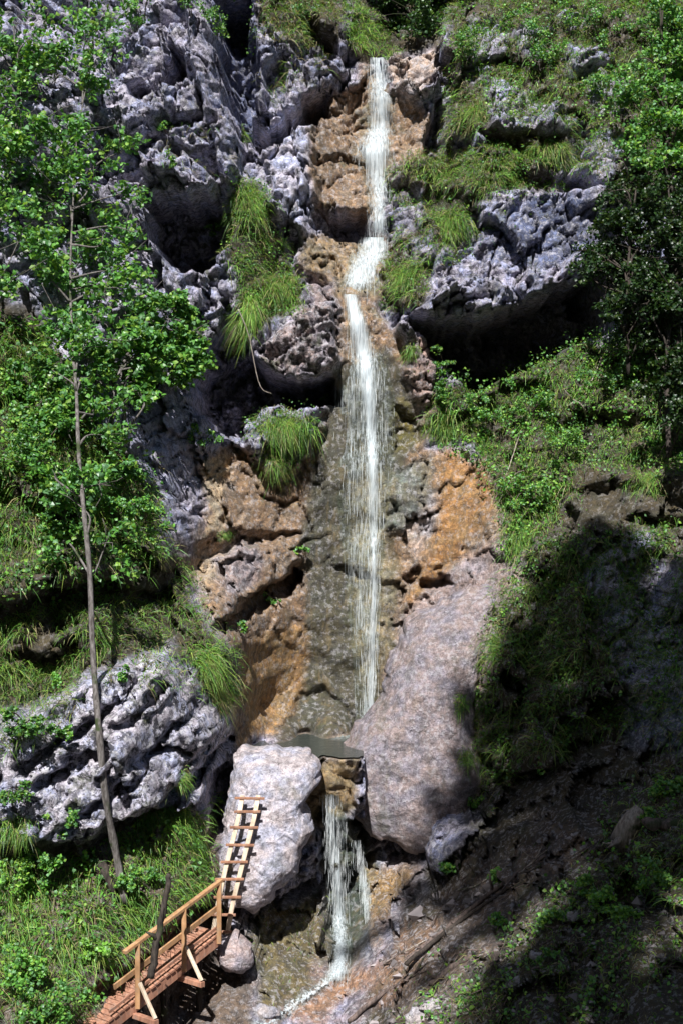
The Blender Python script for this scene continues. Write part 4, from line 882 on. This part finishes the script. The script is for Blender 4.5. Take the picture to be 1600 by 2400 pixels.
def flog(lbl, pts, r0, r1, mat=M_TWIG, tw=3): stick('fallen_log', lbl, pts, r0, r1, mat, 'log', 'thin logs and poles washed down the lower right slope', tw and None, 8, tw)
flog('longest grey pole running up the lower right slope to its middle', [(905, 2225), (1000, 2150), (1100, 2070), (1180, 2010), (1250, 1965)], .05, .03)
flog('dark pole lying just below the longest grey pole', [(930, 2215), (1040, 2125), (1150, 2050), (1240, 1985)], .045, .025, M_BARKD)
flog('pale thin branch at the lower end of the poles near the stream', [(880, 2215), (920, 2190), (975, 2160)], .02, .01, M_DEAD)
flog('short pale stick lying on the upper end of the poles', [(1200, 2000), (1225, 1975), (1243, 1945)], .02, .012, M_DEAD)
flog('pinkish log across the debris above the small pale rock', [(985, 2260), (1060, 2205), (1150, 2165)], .06, .04, M_TWIG)
flog('brown pole lying across the bottom of the slope', [(800, 2345), (880, 2280), (960, 2230)], .05, .03, M_TWIG)
flog('crooked brown branch above the poles by the pink slab foot', [(1050, 2045), (1090, 2035), (1130, 2010)], .022, .012, M_DEAD)
def br(lbl, pts, r, tw=3): stick('dead_branch', lbl, pts, r, r * .4, M_DEAD, 'branch', 'bleached dead branches on the right slope', None, 8, tw)
br('bleached forked branch standing out of the right slope', [(1345, 960), (1335, 935), (1310, 915), (1318, 895)], .03)
br('second bleached stick beside the forked branch', [(1300, 935), (1325, 920), (1345, 905)], .022, 1)
br('thin bleached branch on the ridge above the orange stain', [(1140, 1140), (1165, 1080), (1195, 990)], .018)
br('lower thin bleached branch at the right rim of the orange rock', [(1140, 1160), (1170, 1110), (1190, 1075)], .014)
br('faint pale stick in front of the black overhang at right', [(1345, 895), (1365, 860), (1380, 820)], .016, 1)
stick('hanging_root', 'bare curved root dangling in front of the black hollow', [(548, 710), (572, 770), (586, 840), (600, 890), (625, 905)], .014, .007, M_DEAD, 'root', y=(1.2, 1.3, 1.4, 1.45, 1.5))
stick('dead_branch', 'small bare forked twig in the mouth of the black hollow', [(472, 1000), (492, 985), (508, 972)], .012, .006, M_DEAD, 'branch', 'bleached dead branches on the left', twig=2)
stick('dead_branch', 'brown dead branch lying on the left slope beside the tall trunk', [(40, 1240), (90, 1255), (135, 1268)], .04, .02, M_TWIG, 'branch', 'bleached dead branches on the left', twig=2)
# broken stump on the right slope with the log behind it
sp = sight(1430, 1930, Y)
stump = empty('broken_stump', tuple(sp), 'pale splintered stump with torn roots on the lower right slope', 'stump')
m = MB(); T = spline([sp + np.array(o) for o in ((-.05, .15, -.25), (.0, -.1, .1), (.12, -.2, .38), (.3, -.18, .55))]); m.tube(T, np.linspace(.24, .17, len(T)), 10); m.build('trunk', M_DEAD, stump, smooth_=True)
for k in range(9):
    a = sp + np.array([random.uniform(-.15, .35), -.2, random.uniform(0, .5)]); e = a + np.array([random.uniform(-.45, .1), random.uniform(-.25, 0), random.uniform(-.3, .25)])
    m = MB(); m.tube(spline([a, (a + e) / 2 + RNG.normal(size=3) * .06, e], 4), np.linspace(.055, .015, 9), 6); m.build('root', M_DEAD, stump, smooth_=True)
stick('fallen_log', 'reddish log reaching from the broken stump to the right frame edge', [(1480, 1895), (1540, 1893), (1640, 1890)], .12, .1, M_TWIG, y=(-5.3, -5.45, -5.6))
# scree
q = mask_pts([(800, 2420), (880, 2210), (1080, 2000), (1260, 1880), (1400, 1880), (1300, 2060), (1568, 2100), (1640, 2420)], 60, .35, 1., 35); P, nn = on_ground(q); n = len(P)
ico = np.array([(1, 0, 0), (-1, 0, 0), (0, 1, 0), (0, -1, 0), (0, 0, 1), (0, 0, -1)], float); icf = np.array([(0, 2, 4), (2, 1, 4), (1, 3, 4), (3, 0, 4), (2, 0, 5), (1, 2, 5), (3, 1, 5), (0, 3, 5)])
sz = np.exp(RNG.normal(size=n) * .55) * .035; V = P[:, None] + (ico[None] + RNG.normal(size=(n, 6, 3)) * .28) * sz[:, None, None] * np.array([1.2, 1, .8])
F = (np.arange(n) * 6)[:, None, None] + icf[None]; tn = NT('scree'); mscree = tn.done(tn.principled(tn.attr('col').outputs['Color'], .9))
tag(mesh_obj('scree', V.reshape(-1, 3), F.reshape(-1, 3), mscree, None, (0, 0, 0), np.repeat(np.array([(.25, .22, .22)]) * RNG.uniform(.35, 1.5, (n, 1)), 6, axis=0)), 'loose stones littering the lower right slope', 'scree', kind='stuff')
# litter of twigs
b = MB(); q = mask_pts([(860, 2400), (880, 2210), (1080, 2010), (1260, 1900), (1390, 1900), (1300, 2060), (1568, 2150), (1600, 2400)], 34, .3, 1., 33); P, nn = on_ground(q)
for p in P:
    L_ = random.uniform(.15, .6); a = math.radians(random.gauss(38, 22)); e = np.array([math.cos(a), random.uniform(-.3, .3), math.sin(a)]) * L_ * .5; p = p + np.array([0, -.05, .03]); r = random.uniform(.005, .013)
    b.tube([p - e, p + RNG.normal(size=3) * .02, p + e], [r, r, r * .5], 4)
tag(b.build('twig_litter', M_TWIG), 'litter of dead twigs on the lower right slope', 'twigs', kind='stuff')

# ------------------------------------------------------------------ tall spruces beside the lookout (their shade falls on the lower right bank)
def spruce(x, y, z0, h, r, label, cl=14.):
    root = empty('spruce_tree', (x, y, z0), label, 'tree', 'spruces beside the lookout'); m = MB(); m.tube([(x, y, z0), (x, y, z0 + h * .5), (x, y, z0 + h)], [.32, .2, .03], 10); m.build('trunk', M_BARKD, root, smooth_=True)
    V, F, cc, off = [], [], [], 0; z = z0 + h - cl
    while z < z0 + h - .1:
        f = min(1, (z0 + h - z) / cl + .02); rr = r * f ** .85 + .15; nb = 7
        for k in range(nb):
            if random.random() < .12: continue
            th = random.uniform(0, 2 * math.pi); L_ = rr * random.uniform(.75, 1.15); n = int(10 + L_ * 22); t_ = np.sqrt(RNG.random(n))
            q = np.stack([x + math.cos(th) * L_ * t_, y + math.sin(th) * L_ * t_, z - .35 * L_ * t_ + .12 * L_ * t_ ** 2], 1) + RNG.normal(size=(n, 3)) * np.array([.16, .16, .10]) * (.5 + L_ * .16)
            q[:, 2] -= RNG.random(n) * .22
            v, fc, c = leaves(q, .26, np.tile((.018, .034, .014), (n, 1)) * RNG.uniform(.6, 1.4, (n, 1)), .6, (0, 0, .8)); V.append(v); F.append(fc + off); cc.append(c); off += len(v)
        z += .42
    mesh_obj('crown', np.concatenate(V), np.concatenate(F), M_NEEDLE, root, (x, y, z0), np.concatenate(cc)); return root
SUN_EL, SUN_AZ = 50., 10.
ce = math.cos(math.radians(SUN_EL)); S = np.array([-ce * math.sin(math.radians(SUN_AZ)), -ce * math.cos(math.radians(SUN_AZ)), math.sin(math.radians(SUN_EL))])
def shade_tree(u, v, yplane, half, label, base_z, cl):
    t_ = sight(u, v, Y0); k = (t_[1] - yplane) / -S[1]; p = t_ + S * k; spruce(p[0], p[1], base_z, p[2] - base_z, half, label, cl)
shade_tree(1365, 1205, -38, 4.1, 'tall dark spruce nearest the lookout', 11., 9.5)
shade_tree(1480, 1300, -42, 3.4, 'second spruce on the lookout side of the gorge', 13., 8.)
shade_tree(1290, 2130, -40, 5.5, 'shorter spruce between the two tall ones beside the lookout', 12., 12.)
shade_tree(1600, 2180, -44, 4.5, 'outermost spruce beside the lookout', 14., 12.)
# unseen near side of the gorge under the lookout, raised high to block sky light
q = np.stack(np.meshgrid(np.linspace(-90, 90, 60), np.linspace(-75, -18, 40)), -1).reshape(-1, 2); zz = np.interp(q[:, 1], [-75, -60, -34, -29, -24, -18], [58, 38, 10, 7.6, 2., -6]) + fbm(np.stack([q[:, 0] * .2, q[:, 1] * .2, 0 * q[:, 0]], 1), 4, 500) * 1.5
hv = np.stack([q[:, 0], q[:, 1], zz], 1); hf = [(j * 60 + i, j * 60 + i + 1, (j + 1) * 60 + i + 1, (j + 1) * 60 + i) for j in range(39) for i in range(59)]
tn = NT('forest floor'); tag(mesh_obj('near_bank', hv, hf, tn.done(tn.principled(tn.mix(tn.ramp(tn.noise(2, 6), .4, .6), (.05, .07, .02), (.08, .06, .04)), .95)), None, (0, 0, 0), None, True), 'unseen wooded near bank under the lookout, raised to block sky light', 'bank', kind='structure')

# ------------------------------------------------------------------ light, camera
w = bpy.data.worlds.new('World'); sc.world = w; w.use_nodes = True; nt = w.node_tree
sky = nt.nodes.new('ShaderNodeTexSky'); sky.sky_type = 'NISHITA'; sky.sun_disc = False; sky.sun_elevation = math.radians(SUN_EL); sky.sun_rotation = math.radians(180 + SUN_AZ)
nt.links.new(sky.outputs[0], nt.nodes['Background'].inputs[0]); nt.nodes['Background'].inputs[1].default_value = .05
sl = bpy.data.lights.new('sun', 'SUN'); sl.energy = 5.; sl.angle = math.radians(.4); sl.color = (1., .985, .96); so = bpy.data.objects.new('sun', sl); C.objects.link(so)
so.rotation_euler = Vector(S).to_track_quat('Z', 'Y').to_euler(); so.location = (-10, -30, 45)
cm = bpy.data.cameras.new('camera'); cam = bpy.data.objects.new('camera', cm); C.objects.link(cam); cam.location = (0, -D, ZC); cam.rotation_euler = (math.radians(90), 0, 0)
cm.sensor_fit = 'VERTICAL'; cm.angle = 2 * math.atan(CV / K); cm.clip_end = 500; sc.camera = cam
sc.view_settings.view_transform = 'Standard'; sc.view_settings.look = 'None'; sc.view_settings.gamma = 1.; sc.view_settings.exposure = 0.7
sc.render.engine = 'CYCLES'; sc.cycles.transparent_max_bounces = 16; sc.cycles.max_bounces = 6
